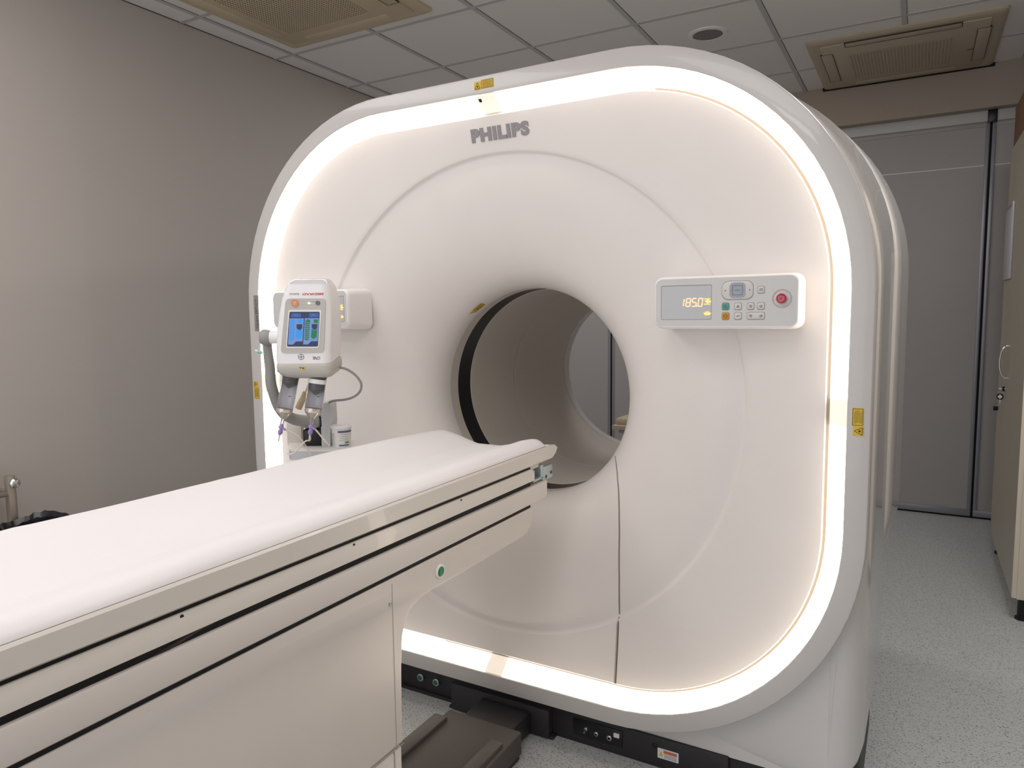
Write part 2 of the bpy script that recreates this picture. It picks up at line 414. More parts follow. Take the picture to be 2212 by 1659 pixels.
loops.append(ringpts(edge, 1.965)); loops.append(ringpts(edge, 1.943)); loops.append(ringpts(edge2, 1.9405))
RS = 0.775
for s in (0.15, 0.35, 0.6, 0.8, 0.95): loops.append(ringpts([e + (RS - e) * s for e in edge2], 1.9405 + 0.0255 * s))
prof = [(0.7745, 1.9662), (0.7735, 1.9670), (0.7690, 1.9752), (0.7675, 1.9765), (0.7600, 1.9780)]
R0, D0, Y0 = 0.757, 0.236, 1.9785
for k in range(1, 33):
    a = 0.5 * PI * k / 32
    prof.append((R0 - (R0 - BR) * math.sin(a), Y0 + D0 * (1 - math.cos(a))))
for r, y in prof: loops.append(ringpts(r, y))
loops.append(ringpts(BR, 2.2165)); loops.append(ringpts(BR + 0.02, 2.2185))
m.loft(loops, SHELL, False, False); m.build('front_cover', gantry, 40)
def face_y(x, z):
    r = math.hypot(x - GX, z - BZ)
    if r >= 0.77: 
        th = math.atan2(z - BZ, x - GX); e = ray_rr(th, 0.969, 0.862, 0.552, GZ); return 1.9405 + 0.0255 * min(1, max(0, (e - r) / max(1e-4, e - RS)))
    s = min(1, (R0 - r) / (R0 - BR)); s = max(s, 0)
    return Y0 + D0 * (1 - math.sqrt(max(0, 1 - s * s)))
# seam between left cover and right service cover, below the bore
m = MB(); pts = []
SX = [(0.0, -0.7575), (0.20, -0.7577), (0.42, -0.7585), (0.547, -0.7627), (0.6825, -0.7721), (0.7486, -0.7812), (0.8006, -0.7915), (0.8509, -0.8089), (0.8748, -0.8215), (0.8905, -0.8366)]
def sx(z):
    for (a, xa), (b, xb) in zip(SX, SX[1:]):
        if z <= b: return xa + (xb - xa) * (z - a) / (b - a)
    return SX[-1][1]
zz = [0.235 + (0.8905 - 0.235) * k / 60 for k in range(61)]
for d, ww, mm, dz in ((0.0006, 0.0022, SEAM, 0), (0.0010, 0.0008, DGREY, 0.0025)):
    lo = []
    for z in zz:
        x = sx(z) + dz; y = face_y(x, z); w2 = ww * (1.6 if z < 0.42 else 0.8)
        lo.append([(x - w2, y - d, z), (x + w2, y - d, z), (x + w2, y + 0.004, z), (x - w2, y + 0.004, z)])
    m.loft(lo, mm)
m.box(-0.762, -0.752, 1.968, 1.975, 0.400, 0.412, DGREY, 0.002)
m.build('cover_seam', gantry)
# groove following the edge of the right service cover
m = MB(); groove = []
for k in range(-58, 34):
    th = 2 * PI * k / 200 if k > -200 else 0
    groove.append(th)
lo = []
for th in groove:
    r1 = ray_rr(th, 0.979, 0.872, 0.562, GZ); r2 = ray_rr(th, 0.9715, 0.8645, 0.5545, GZ)
    lo.append([(GX + r * math.cos(th), y, BZ + r * math.sin(th)) for r, y in ((r1, 1.950), (r1, 1.9475), (r2 , 1.9475), (r2, 1.950))])
m.loft(lo, SEAM); m.build('edge_groove', gantry)
# floor of the recess between the ring and the cover
m = MB()
lo = [[(GX + r[k] * math.cos(2 * PI * k / NT), y, BZ + r[k] * math.sin(2 * PI * k / NT)) for k in range(NT)] for r, y in (([e + 0.012 for e in edge], 1.9525), ([e - 0.004 for e in edge], 1.9525))]
m.loft(lo, SHELL, False, False); m.build('recess_floor', gantry)
# main body: front housing reaching down to the base, then rear housing with round lower corners
m = MB(); L = [outline(1.958, 1.03, 0.925, 0.62, 0.62)]
for y, e in ((1.956, -0.075), (1.962, -0.045), (1.98, -0.02), (2.01, -0.004), (2.06, 0.006), (2.2, 0.010), (2.5, 0.021)):
    ex = 0.045 * max(0, (y - 1.98) / 0.52); L.append(outline(y, 1.075 + e, 0.97 + e + ex, 0.668 + e - ex * 0.8, 0.05, 0.095 + 0.065 * min(1, max(0, (y - 1.96) / 0.15))))
L.append(outline(2.52, 1.095, 1.042, 0.66, 0.05, 0.16)); L.append(outline(2.53, 1.087, 1.034, 0.655, 0.05, 0.17))
m.loft(L, FLANK, False, True); m.build('front_housing', gantry, 50)
m = MB(); L = [outline(2.526, 1.06, 1.00, 0.65, 0.58, 0.13), outline(2.532, 1.090, 1.036, 0.657, 0.59, 0.107), outline(2.545, 1.0965, 1.0435, 0.66, 0.6, 0.10), outline(2.75, 1.112, 1.073, 0.69, 0.6, 0.095), outline(2.98, 1.129, 1.10, 0.72, 0.6, 0.085),
     outline(3.08, 1.124, 1.095, 0.715, 0.6, 0.09), outline(3.16, 1.105, 1.075, 0.70, 0.58, 0.11), outline(3.22, 1.065, 1.035, 0.66, 0.54, 0.15), outline(3.25, 1.0, 0.97, 0.6, 0.5, 0.21)]
m.loft(L, FLANK, True, False)
n0 = len(L[0]); last = L[-1]
ths = [math.atan2(p[2] - BZ, p[0] - GX) for p in last]
m.loft([last, [(GX + 0.60 * math.cos(t), 3.262, BZ + 0.60 * math.sin(t)) for t in ths], [(GX + 0.52 * math.cos(t), 3.262, BZ + 0.52 * math.sin(t)) for t in ths]], FLANK, False, False)
# open the solid caps where the bore passes: build caps as rings
m.f = [f for f in m.f if len(f) <= 4]; m.mi = m.mi[:len(m.f)]
m.build('rear_housing', gantry, 50)
for o in gantry.children:
    if o.name.startswith('front_housing'):
        b = bmesh.new(); b.from_mesh(o.data); bmesh.ops.delete(b, geom=[f for f in b.faces if len(f.verts) > 4], context='FACES'); b.to_mesh(o.data); b.free()
# bore lining
def bore_part(name, y0, y1, r, material, cham=0.0004, thick=0.012):
    mm = MB(); n = 128
    prof = [(y0, r + thick), (y0, r + cham), (y0 + cham, r), (y1 - cham, r), (y1, r + cham), (y1, r + thick)]
    mm.loft([[(GX + rr * math.cos(2 * PI * k / n), y, BZ + rr * math.sin(2 * PI * k / n)) for k in range(n)] for y, rr in prof], material, False, False)
    return mm.build(name, gantry, 25)
bore_part('bore_rim', 2.2205, 2.265, BR, LINER)
bore_part('bore_window', 2.265, 2.354, BR + 0.002, BLACKW)
bore_part('bore_lining', 2.354, 2.6975, BR, LINER)
bore_part('bore_lining', 2.7025, 3.2055, BR, LINER)
m = MB(); m.loft([[(GX + r * math.cos(2 * PI * k / 128), y, BZ + r * math.sin(2 * PI * k / 128)) for k in range(128)] for y, r in ((3.2100, 0.372), (3.2100, 0.3605), (3.2110, 0.360), (3.268, 0.360), (3.280, 0.365), (3.287, 0.378), (3.285, 0.42), (3.264, 0.64))], FLANK, False, False); m.build('rear_lip', gantry, 50)
bore_part('bore_gap', 2.205, 3.215, BR + 0.012, DGREY)
m = MB(); m.lathe((-1.5255, 3.235, 1.175), (1, 0, 0), [(0, 0.009), (0.003, 0.009), (0.004, 0.007)], BLACK, 16); m.build('sensor_dot', gantry)
# black base along the floor
base = MB(); base.prism([(p[0], p[1]) for p in rrect(GX - 1.075, GX + 1.075, 1.965, 2.52, (0.10, 0.10, 0.02, 0.02), 8)], 2, 0.0, 0.165, BASEBLK); base.box(GX - 0.8, GX + 0.8, 2.5, 3.1, 0.0, 0.11, BASEBLK, 0.004); base.box(GX - 1.02, GX + 1.045, 1.955, 1.97, 0.0, 0.012, BASEBLK)
base = base.build('base', gantry)
m = MB(); m.box(-1.346, -0.972, 1.918, 1.97, 0.004, 0.098, BASEBLK, 0.004); m.box(-0.975, -0.42, 1.948, 1.97, 0.012, 0.098, BASEBLK, 0.003); m.box(-1.36, -0.96, 1.925, 1.97, 0.0, 0.010, BASEBLK, 0.002)
m.build('base_cover', base)
def socket(x, z, r, col):
    s = MB(); s.lathe((x, 1.9655, z), (0, -1, 0), [(0, r), (0.010, r), (0.012, r * 0.85), (0.012, r * 0.62)], STEEL, 20, False)
    s.lathe((x, 1.9655, z), (0, -1, 0), [(0.0, r * 0.6), (0.0105, r * 0.6)], col, 16); s.build('connector_socket', base)
socket(-1.505, 0.058, 0.014, GREEN); socket(-1.437, 0.057, 0.014, GREEN)
m = MB(); m.box(-0.90, -0.735, 1.9445, 1.95, 0.030, 0.085, BLACK, 0.003); m.build('port_recess', base)
for x, z, r in ((-0.853, 0.062, 0.006), (-0.858, 0.05, 0.004), (-0.818, 0.056, 0.007), (-0.775, 0.056, 0.0085)):
    s = MB(); s.lathe((x, 1.945, z), (0, -1, 0), [(0, r), (0.008, r), (0.01, r * 0.7), (0.010, r * 0.5)], STEEL, 16, False); s.lathe((x, 1.945, z), (0, -1, 0), [(0, r * 0.5), (0.006, r * 0.5)], COPPER if z > 0.06 else BLACK, 12); s.build('port', base)
a = Art((-0.762, 1.9438, 0.062), (1, 0, 0), (0, 0, 1)); a.rect(0, 0, 0.018, 0.014, PAPER, 0.003, r=0.002); a.mb.build('port_cap', base)
m = MB(); m.lathe((-0.634, 1.948, 0.07), (0, -1, 0), [(0, 0.008), (0.002, 0.008), (0.003, 0.006)], BLACK, 16); m.build('screw', base)
a = Art((-0.625, 1.9475, 0.036), (1, 0, 0), (0, 0, 1)); a.rect(0, 0, 0.063, 0.031, PAPER, 0.0008, r=0.002); a.rect(0.018, 0.018, 0.058, 0.027, ORINK, 0.0011)
a.poly([(0.004, 0.007), (0.017, 0.007), (0.0105, 0.023)], YEL, 0.0011)
for k in range(4): a.line((0.02, 0.004 + 0.0035 * k), (0.057, 0.004 + 0.0035 * k), 0.0011, INK, 0.0011)
a.mb.build('warning_label', base)
# stickers on the gantry (part of it)
def laser_sticker(o, u, v, parent=gantry):
    """yellow label 66 x 26 mm: triangle square then text block"""
    a = Art(o, u, v); a.rect(0, 0, 0.024, 0.024, YEL, 0.0006, r=0.001); a.rect(0.024, 0.001, 0.068, 0.027, YEL, 0.0006, r=0.002)
    a.path([(0.002, 0.004), (0.021, 0.004), (0.0115, 0.021)], 0.0014, YELI, 0.0009, True)
    a.disc(0.0115, 0.0095, 0.0024, YELI, 0.0009, n=10)
    for k in range(8):
        c, s_ = math.cos(k * PI / 4), math.sin(k * PI / 4); a.line((0.0115, 0.0095), (0.0115 + 0.0042 * c, 0.0095 + 0.0042 * s_), 0.0005, YELI, 0.0009)
    a.path([(0.026, 0.003), (0.066, 0.003), (0.066, 0.0255), (0.026, 0.0255)], 0.0012, YELI, 0.0009, True)
    a.line((0.003, 0.0018), (0.021, 0.0018), 0.0007, YELI, 0.0009)
    for k in range(7):
        x0 = 0.0285 + 0.004 * random.random(); x1 = 0.0635 - 0.006 * random.random()
        a.line((x0, 0.0055 + 0.0027 * k), (x1, 0.0055 + 0.0027 * k), 0.0008, YELI, 0.0009)
    return a.mb.build('laser_sticker', parent)
laser_sticker((-1.200, 1.8997, 2.028), (1, 0, 0), (0, 0, 1))
laser_sticker((-0.1045, 1.8997, 1.047), (0, 0, 1), (-1, 0, 0))
laser_sticker((-2.2315, 1.8997, 1.1045), (0, 0, -1), (1, 0, 0))
o = Vector((-1.4125, 2.196, 1.351)); u_ = (Vector((-1.3570, 2.197, 1.3885)) - o).normalized(); v_ = Vector((-1.4085, 2.170, 1.3575)) - o; v_ = (v_ - u_ * v_.dot(u_)).normalized()
laser_sticker(o + u_.cross(v_) * 0.002, u_, v_)
pt0, pt1 = Vector((-1.15, face_y(-1.15, 1.889), 1.889)), Vector((-1.15, face_y(-1.15, 1.931), 1.931))
text_obj('brand_lettering', 'PHILIPS', (-1.247, pt0.y - 0.0004, 1.889), (1, 0, 0), pt1 - pt0, 0.207, 0.042, LOGO, 0.0025, bold=0.06, parent=gantry, space=1.12)
a = Art((-2.2115, 1.8998, 1.297), (1, 0, 0), (0, 0, 1)); a.rect(0, 0, 0.026, 0.137, mat('name_plate', (140, 134, 132), 0.4), 0.0006, r=0.004)
npl = a.mb.build('name_plate', gantry)
text_obj('name_lettering', 'Vereos PET/CT', (-2.1925, 1.8992, 1.307), (0, 0, 1), (-1, 0, 0), 0.112, 0.011, BLKINK, 0.0004, parent=npl)

# control panels: a deep rounded box standing off the cover
def panel_box(x0, x1):
    m = MB(); z0, z1 = 1.3073, 1.4442
    lo = []
    for y, e in ((1.99, 0.004), (1.92, 0.002), (1.882, 0.0), (1.875, -0.0012), (1.8705, -0.0045), (1.870, -0.0065)):
        lo.append([(p[0], y, p[1]) for p in rrect(x0 - e, x1 + e, z0 - e, z1 + e, 0.024, 8)])
    m.loft(lo, WHITE, True, False)
    lo2 = [[(p[0], y, p[1]) for p in rrect(x0 + 0.0065, x1 - 0.0065, z0 + 0.0065, z1 - 0.0065, 0.0175, 8)] for y in (1.870, 1.8702)]
    m.loft(lo2, PANEL, True, False)
    return m.build('control_panel', gantry)
def seg_digit(a, x, z, w, h, code, mt, sh=0.12):
    t = 0.0026; S = lambda px, pz: (x + px + sh * pz, z + pz); g_ = 0.0007
    segs = {'a': ((g_, h), (w - g_, h)), 'g': ((g_, h / 2), (w - g_, h / 2)), 'd': ((g_, 0), (w - g_, 0)), 'f': ((0, h / 2 + g_), (0, h - g_)), 'b': ((w, h / 2 + g_), (w, h - g_)), 'e': ((0, g_), (0, h / 2 - g_)), 'c': ((w, g_), (w, h / 2 - g_))}
    for c in code: a.line(S(*segs[c][0]), S(*segs[c][1]), t, mt, 0.0006)
def panel_display(p, x0, x1, z0=1.3307, z1=1.4212):
    a = Art((0, 1.8703, 0), (1, 0, 0), (0, 0, 1)); a.rect(x0, z0, x1, z1, KEYLINE, 0.0006, r=0.004); a.rect(x0 + 0.0018, z0 + 0.0012, x1 - 0.001, z1 - 0.0022, GLASSY, 0.0009, r=0.003)
    d = a.mb.build('display', p)
    return d
def icon_plus(a, x0, z0, w, h):
    for k, (p, q) in enumerate((((0, 0.95), (0.9, 0.95)), ((0.1, 0.5), (1, 0.5)), ((0, 0.05), (0.9, 0.05)), ((0.15, 0.62), (0.9, 0.62)), ((0.3, 0.38), (0.95, 0.38)))):
        a.line((x0 + p[0] * w, z0 + p[1] * h), (x0 + q[0] * w, z0 + q[1] * h), 0.0018, YGL, 0.0006)
    a.line((x0 + w * 0.5, z0 + h * 0.2), (x0 + w * 0.5, z0 + h * 0.8), 0.004, YGL, 0.0006)
def icon_bed(a, x0, z0, w, h):
    a.line((x0 + 0.2 * w, z0 + 0.85 * h), (x0 + 0.8 * w, z0 + 0.85 * h), 0.0014, YGL, 0.0006)
    a.line((x0, z0 + 0.45 * h), (x0 + w, z0 + 0.45 * h), 0.003, YGL, 0.0006); a.line((x0 + 0.15 * w, z0 + 0.1 * h), (x0 + 0.85 * w, z0 + 0.1 * h), 0.0018, YGL, 0.0006)
pr = panel_box(-0.6225, -0.2530)
d = panel_display(pr, -0.6016, -0.4670)
a = Art((0, 1.8696, 0), (1, 0, 0), (0, 0, 1))
for x, code in ((-0.5478, 'bc'), (-0.5342, 'abcdefg'), (-0.5185, 'afgcd'), (-0.5025, 'abcdef')):
    if code == 'bc': seg_digit(a, x + 0.0035 - 0.0, 1.3660, 0.0035, 0.0195, code, DIG)
    else: seg_digit(a, x, 1.3655, 0.0105, 0.0205, code, DIG)
a.disc(-0.5055, 1.3655, 0.0015, DIG, 0.0006, n=10)
icon_plus(a, -0.4862, 1.3700, 0.018, 0.015); icon_bed(a, -0.4868, 1.3425, 0.0185, 0.0095)
a.mb.build('readout', d)
def keycap(name, x0, z0, x1, z1, mt, art, parent=pr, r=0.0045):
    m = MB(); lo = []
    for y, e in ((1.8702, 0.0012), (1.8698, 0.0012)): lo.append([(p[0], y, p[1]) for p in rrect(x0 - e, x1 + e, z0 - e * 1.6, z1 + e, r, 5)])
    m.loft(lo[:2], KEYLINE, False, True)
    lo = [[(p[0], y, p[1]) for p in rrect(x0 + e, x1 - e, z0 + e, z1 - e, r, 5)] for y, e in ((1.8700, 0), (1.8690, 0.0), (1.8684, 0.0008))]
    m.loft(lo, mt, False, True)
    k = m.build(name, parent)
    a = Art((0, 1.8684, 0), (1, 0, 0), (0, 0, 1)); art(a, (x0 + x1) / 2, (z0 + z1) / 2); 
    if a.mb.f: a.mb.build('key_symbol', k)
def sym_bed(flip):
    def f(a, x, z):
        a.line((x - 0.0045, z), (x + 0.0045, z + 0.0005), 0.0012, INK); a.line((x + 0.001, z - 0.004), (x + 0.001, z + 0.0035), 0.0010, INK); a.line((x - 0.004, z + 0.0025 * flip), (x - 0.001, z + 0.003 * flip), 0.001, INK); a.line((x - 0.003, z - 0.003), (x + 0.003, z - 0.0028), 0.0008, INK)
    return f
def sym_arrow(a, x, z):
    a.poly([(x - 0.003, z - 0.001), (x + 0.003, z - 0.001), (x, z + 0.0035)], INK); a.line((x - 0.004, z - 0.0025), (x + 0.004, z - 0.002), 0.0012, INK)
def sym_move(a, x, z):
    a.line((x - 0.005, z - 0.0012), (x + 0.005, z + 0.0012), 0.001, INK); a.disc(x, z, 0.0014, INK, n=10)
def sym_ring(a, x, z): a.ring(x, z, 0.0046, 0.001, INK); a.disc(x, z, 0.0017, INK, n=12)
def sym_ringY(a, x, z): a.ring(x, z, 0.0056, 0.0012, YELI); a.line((x - 0.003, z + 0.002), (x + 0.001, z - 0.001), 0.001, YELI); a.line((x + 0.001, z - 0.001), (x + 0.003, z + 0.002), 0.001, YELI)
def sym_lines(a, x, z):
    for k in (-1, 0, 1): a.line((x - 0.0045, z + 0.0022 * k), (x + 0.0045, z + 0.0022 * k + 0.0008), 0.0009, INK)
def sym_wide(a, x, z): sym_bed(1)(a, x - 0.0125, z); sym_bed(-1)(a, x + 0.0125, z)
keycap('key', -0.3525, 1.3962, -0.3368, 1.4125, KEY, sym_lines)
keycap('key', -0.4400, 1.3557, -0.4227, 1.3728, TEAL, sym_ring)
keycap('key', -0.4088, 1.3558, -0.3917, 1.3723, KEY, sym_arrow)
keycap('key', -0.3772, 1.3558, -0.3613, 1.3721, KEY, sym_bed(1))
keycap('key', -0.3525, 1.3560, -0.3359, 1.3722, KEY, sym_bed(-1))
keycap('key', -0.4396, 1.3307, -0.4222, 1.3482, ORNG, sym_ringY)
keycap('key', -0.4084, 1.3311, -0.3912, 1.3478, KEY, sym_move)
keycap('key', -0.3768, 1.3313, -0.3353, 1.3480, KEY, sym_wide)
def nav_art(a, x, z):
    a.rect(-0.4220, 1.3850, -0.3821, 1.4240, NAVG, 0.0006, r=0.011)
    a.path([(-0.4143, 1.3928), (-0.3896, 1.3928), (-0.3896, 1.4162), (-0.4143, 1.4162)], 0.0012, INK, 0.0009, True)
    a.line((-0.409, 1.4045), (-0.395, 1.4052), 0.0014, INK, 0.0009)
    a.poly([(-0.4352, 1.4040), (-0.4312, 1.4022), (-0.4312, 1.4062)], INK, 0.0004); a.poly([(-0.3695, 1.4045), (-0.3735, 1.4025), (-0.3735, 1.4065)], INK, 0.0004)
    for dx, dz in ((0, 1), (1, 1), (-1, 1), (0, -1), (1, -1), (-1, -1), (1, 0), (-1, 0)):
        cx, cz = -0.402 + dx * 0.0155, 1.4045 + dz * 0.0158; a.line((cx - 0.001, cz + 0.0006), (cx + 0.001, cz - 0.0006), 0.0007, INK, 0.0009)
keycap('navigation_pad', -0.4409, 1.3818, -0.3637, 1.4275, KEY, nav_art, r=0.017)
m = MB(); c = (-0.2950, 1.870, 1.3815)
m.lathe(c, (0, -1, 0), [(0, 0.0235), (0.0012, 0.0230), (0.0014, 0.0215), (-0.0005, 0.0195), (-0.0005, 0.006)], REDW, 40, False); m.box(-0.3155, -0.2750, 1.8685, 1.870, 1.3800, 1.3832, PANEL)
st = m.build('stop_collar', pr)
m = MB(); m.lathe((c[0], 1.8695, c[2]), (0, -1, 0), [(0, 0.0110), (0.008, 0.0122), (0.011, 0.0118), (0.0125, 0.0100), (0.0120, 0.0080), (0.0118, 0.0)], RED, 32, False)
bt = m.build('stop_button', st); a = Art((c[0], 1.8577, c[2]), (1, 0, 0), (0, 0, 1)); a.ring(0, 0, 0.006, 0.0009, REDW, 0.0004); a.mb.build('stop_mark', bt)
pl = panel_box(-2.0795, -1.7095)
d = panel_display(pl, -1.865, -1.7275)
a = Art((0, 1.8696, 0), (1, 0, 0), (0, 0, 1)); icon_plus(a, -1.7475, 1.372, 0.017, 0.018); icon_bed(a, -1.7475, 1.3445, 0.017, 0.010)
a.mb.build('readout', d)

# ------------------------------------------------------------------ patient table
TX = -1.166; HW = 0.243; XF = TX + HW
table = thing('scanner_table', 'long cream enamel patient table sliding towards the scanner bore', 'patient table', (TX, 0.5, 0))
def cradle(u):   # height of the dished top at -1..1 across
    return 0.9665 - 0.034 * (1 - min(1, abs(u) / 0.86) ** 2)
m = MB(); nx = 24; L = []
for y in (-0.75, 1.80):
    top = [(TX + (HW - 0.002) * u, y, cradle(u) - (0.0035 if abs(u) > 0.985 else 0)) for u in [-1, -0.985] + [-0.95 + 1.9 * k / nx for k in range(nx + 1)] + [0.985, 1]]
    bot = [(TX + (HW - 0.004), y, 0.9310), (TX + (HW - 0.008), y, 0.9260), (TX - (HW - 0.008), y, 0.9260), (TX - (HW - 0.004), y, 0.9310)]
    L.append(top + bot)
m.loft(L, TBL)
for sd_, ye in ((1, 1.893), (-1, 1.84)):
    lo = []
    for y, dzt, zb in ((-0.75, 0, 0.9252), (ye - 0.033, 0, 0.9252), (ye - 0.012, -0.002, 0.936), (ye, -0.009, 0.951)):
        zt_ = 0.9665 + dzt
        lo.append([(TX + sd_ * x, y, z) for x, z in ((HW, zb + 0.004), (HW, zt_ - 0.0035), (HW - 0.0035, zt_), (HW - 0.028, zt_ - 0.002), (HW - 0.028, zb + 0.004), (HW - 0.005, zb))])
    m.loft(lo, TBL)
m.build('tabletop', table, 40)
m = MB(); m.box(TX - 0.225, TX + 0.2345, -0.7, 1.735, 0.86, 0.9262, DARK); m.build('slide_core', table)
def beam(name, prof, y0, y1, mt, bev=None):
    """prof: (x offset from centre, z) right half, from top to bottom; mirrored"""
    pts = [(TX + x, z) for x, z in prof] + [(TX - x, z) for x, z in prof[::-1]]
    mm = MB(); mm.prism(pts, 1, y0, y1, mt); return mm.build(name, table, 25)
bm_ = beam('upper_beam', [(0.2365, 0.9182), (0.2385, 0.9172), (HW + 0.0005, 0.9010), (HW + 0.0005, 0.8850), (0.240, 0.8832)], -0.7, 1.742, TBL)
for y in (1.379, 1.008, 0.638):
    s = MB(); s.lathe((XF - 0.0042, y, 0.9115), (1, 0, 0.25), [(0, 0.0045), (0.0012, 0.0045), (0.0014, 0.003)], BLACK, 14); s.build('bolt_hole', bm_)
beam('lower_beam', [(0.238, 0.8700), (0.2425, 0.8685), (HW, 0.8660), (HW, 0.8300), (0.2405, 0.8200), (0.232, 0.8140)], -0.7, 1.822, TBL2)
m = MB(); m.box(TX - 0.222, TX + 0.234, -0.7, 1.735, 0.795, 0.83, DARK); m.build('lower_core', table)
# pedestal with a forward arm, seen from the side: (y, z) outline
arm = [(1.7440, 0.8080), (1.7435, 0.770), (1.737, 0.752), (1.720, 0.740), (1.690, 0.7330), (1.40, 0.7300), (1.26, 0.7300), (1.22, 0.7270), (1.185, 0.715), (1.165, 0.693), (1.156, 0.665), (1.150, 0.60), (1.145, 0.38), (1.145, 0.434), (-0.4, 0.434), (-0.4, 0.808)]
arm = [p for i, p in enumerate(arm) if i != 12]; arm.insert(12, (1.1455, 0.434)); arm.pop(13)
m = MB(); lo = []
def inset(poly, d):
    cy_, cz_ = 0.9, 0.72; return [(y - d * (1 if y > cy_ else -1), z + (d if z < 0.76 else 0)) for y, z in poly]
for x, d in ((TX - HW + 0.004, 0.010), (TX - HW + 0.008, 0.003), (TX - HW + 0.014, 0), (XF - 0.018, 0), (XF - 0.010, 0.003), (XF - 0.006, 0.010)):
    lo.append([(x, y, z) for y, z in inset(arm, d)])
m.loft(lo, TBL2); ped = m.build('pedestal', table, 40)
m = MB(); m.box(TX - HW + 0.008, XF - 0.009, -0.4, 1.142, 0.0, 0.431, TBL2, 0.006); m.box(XF - 0.0095, XF - 0.0080, 1.1145, 1.1165, 0.02, 0.43, MGREY); m.build('pedestal_skirt', table)
m = MB(); m.box(XF - 0.0068, XF - 0.0056, 1.1190, 1.1205, 0.436, 0.797, MGREY); m.box(XF - 0.0068, XF - 0.0058, -0.4, 1.1445, 0.4335, 0.4350, MGREY); m.build('panel_joint', ped)
s = MB(); s.lathe((XF - 0.007, 1.112, 0.756), (1, 0, 0), [(0, 0.0045), (0.002, 0.0045), (0.003, 0.003), (0.002, 0.0015)], STEEL, 14); s.build('screw', ped)
s = MB(); s.lathe((XF - 0.0065, 1.29, 0.768), (1, 0, 0), [(0, 0.0170), (0.003, 0.0160), (0.0045, 0.0135), (0.0035, 0.0105)], WHITEM, 28, False); bb = s.build('button_collar', ped)
s = MB(); s.lathe((XF - 0.0065, 1.29, 0.768), (1, 0, 0), [(0, 0.0112), (0.0045, 0.0112), (0.0055, 0.009), (0.0058, 0.0)], GREEN, 24, False); s.build('green_button', bb)
# steel bracket at the head end
m = MB(); x1 = XF - 0.004
m.box(x1 - 0.030, x1, 1.748, 1.806, 0.876, 0.884, ZINC, 0.002); m.box(x1 - 0.030, x1 - 0.024, 1.748, 1.806, 0.880, 0.916, ZINC, 0.002)
m.box(x1 - 0.030, x1 + 0.0, 1.748, 1.756, 0.878, 0.912, ZINC, 0.003); m.box(x1 - 0.030, x1, 1.795, 1.810, 0.876, 0.918, ZINC, 0.003)
m.box(x1 - 0.012, x1 + 0.001, 1.805, 1.868, 0.868, 0.910, ZINC, 0.005)
br = m.build('steel_bracket', table)
for y, z in ((1.822, 0.879), (1.855, 0.886)):
    s = MB(); s.lathe((x1 + 0.0008, y, z), (1, 0, 0), [(0, 0.0052), (0.0012, 0.0052), (0.0004, 0.003)], DGREY, 16); s.build('bracket_screw', br)
m = MB(); m.box(TX - 0.2, XF - 0.012, 1.73, 1.795, 0.9120, 0.9250, TBL2, 0.002); m.build('slide_plate', table)
# cable loop seen in the gap
m = MB(); m.tube(spline([(XF - 0.020, 0.50, 0.862), (XF - 0.012, 0.60, 0.870), (XF - 0.008, 0.66, 0.8815), (XF - 0.012, 0.69, 0.8815), (XF - 0.022, 0.715, 0.870), (XF - 0.026, 0.73, 0.855)], 8), 0.0045, mat('cable_black', (48, 44, 44), 0.25), 10)
m.build('cable', table)
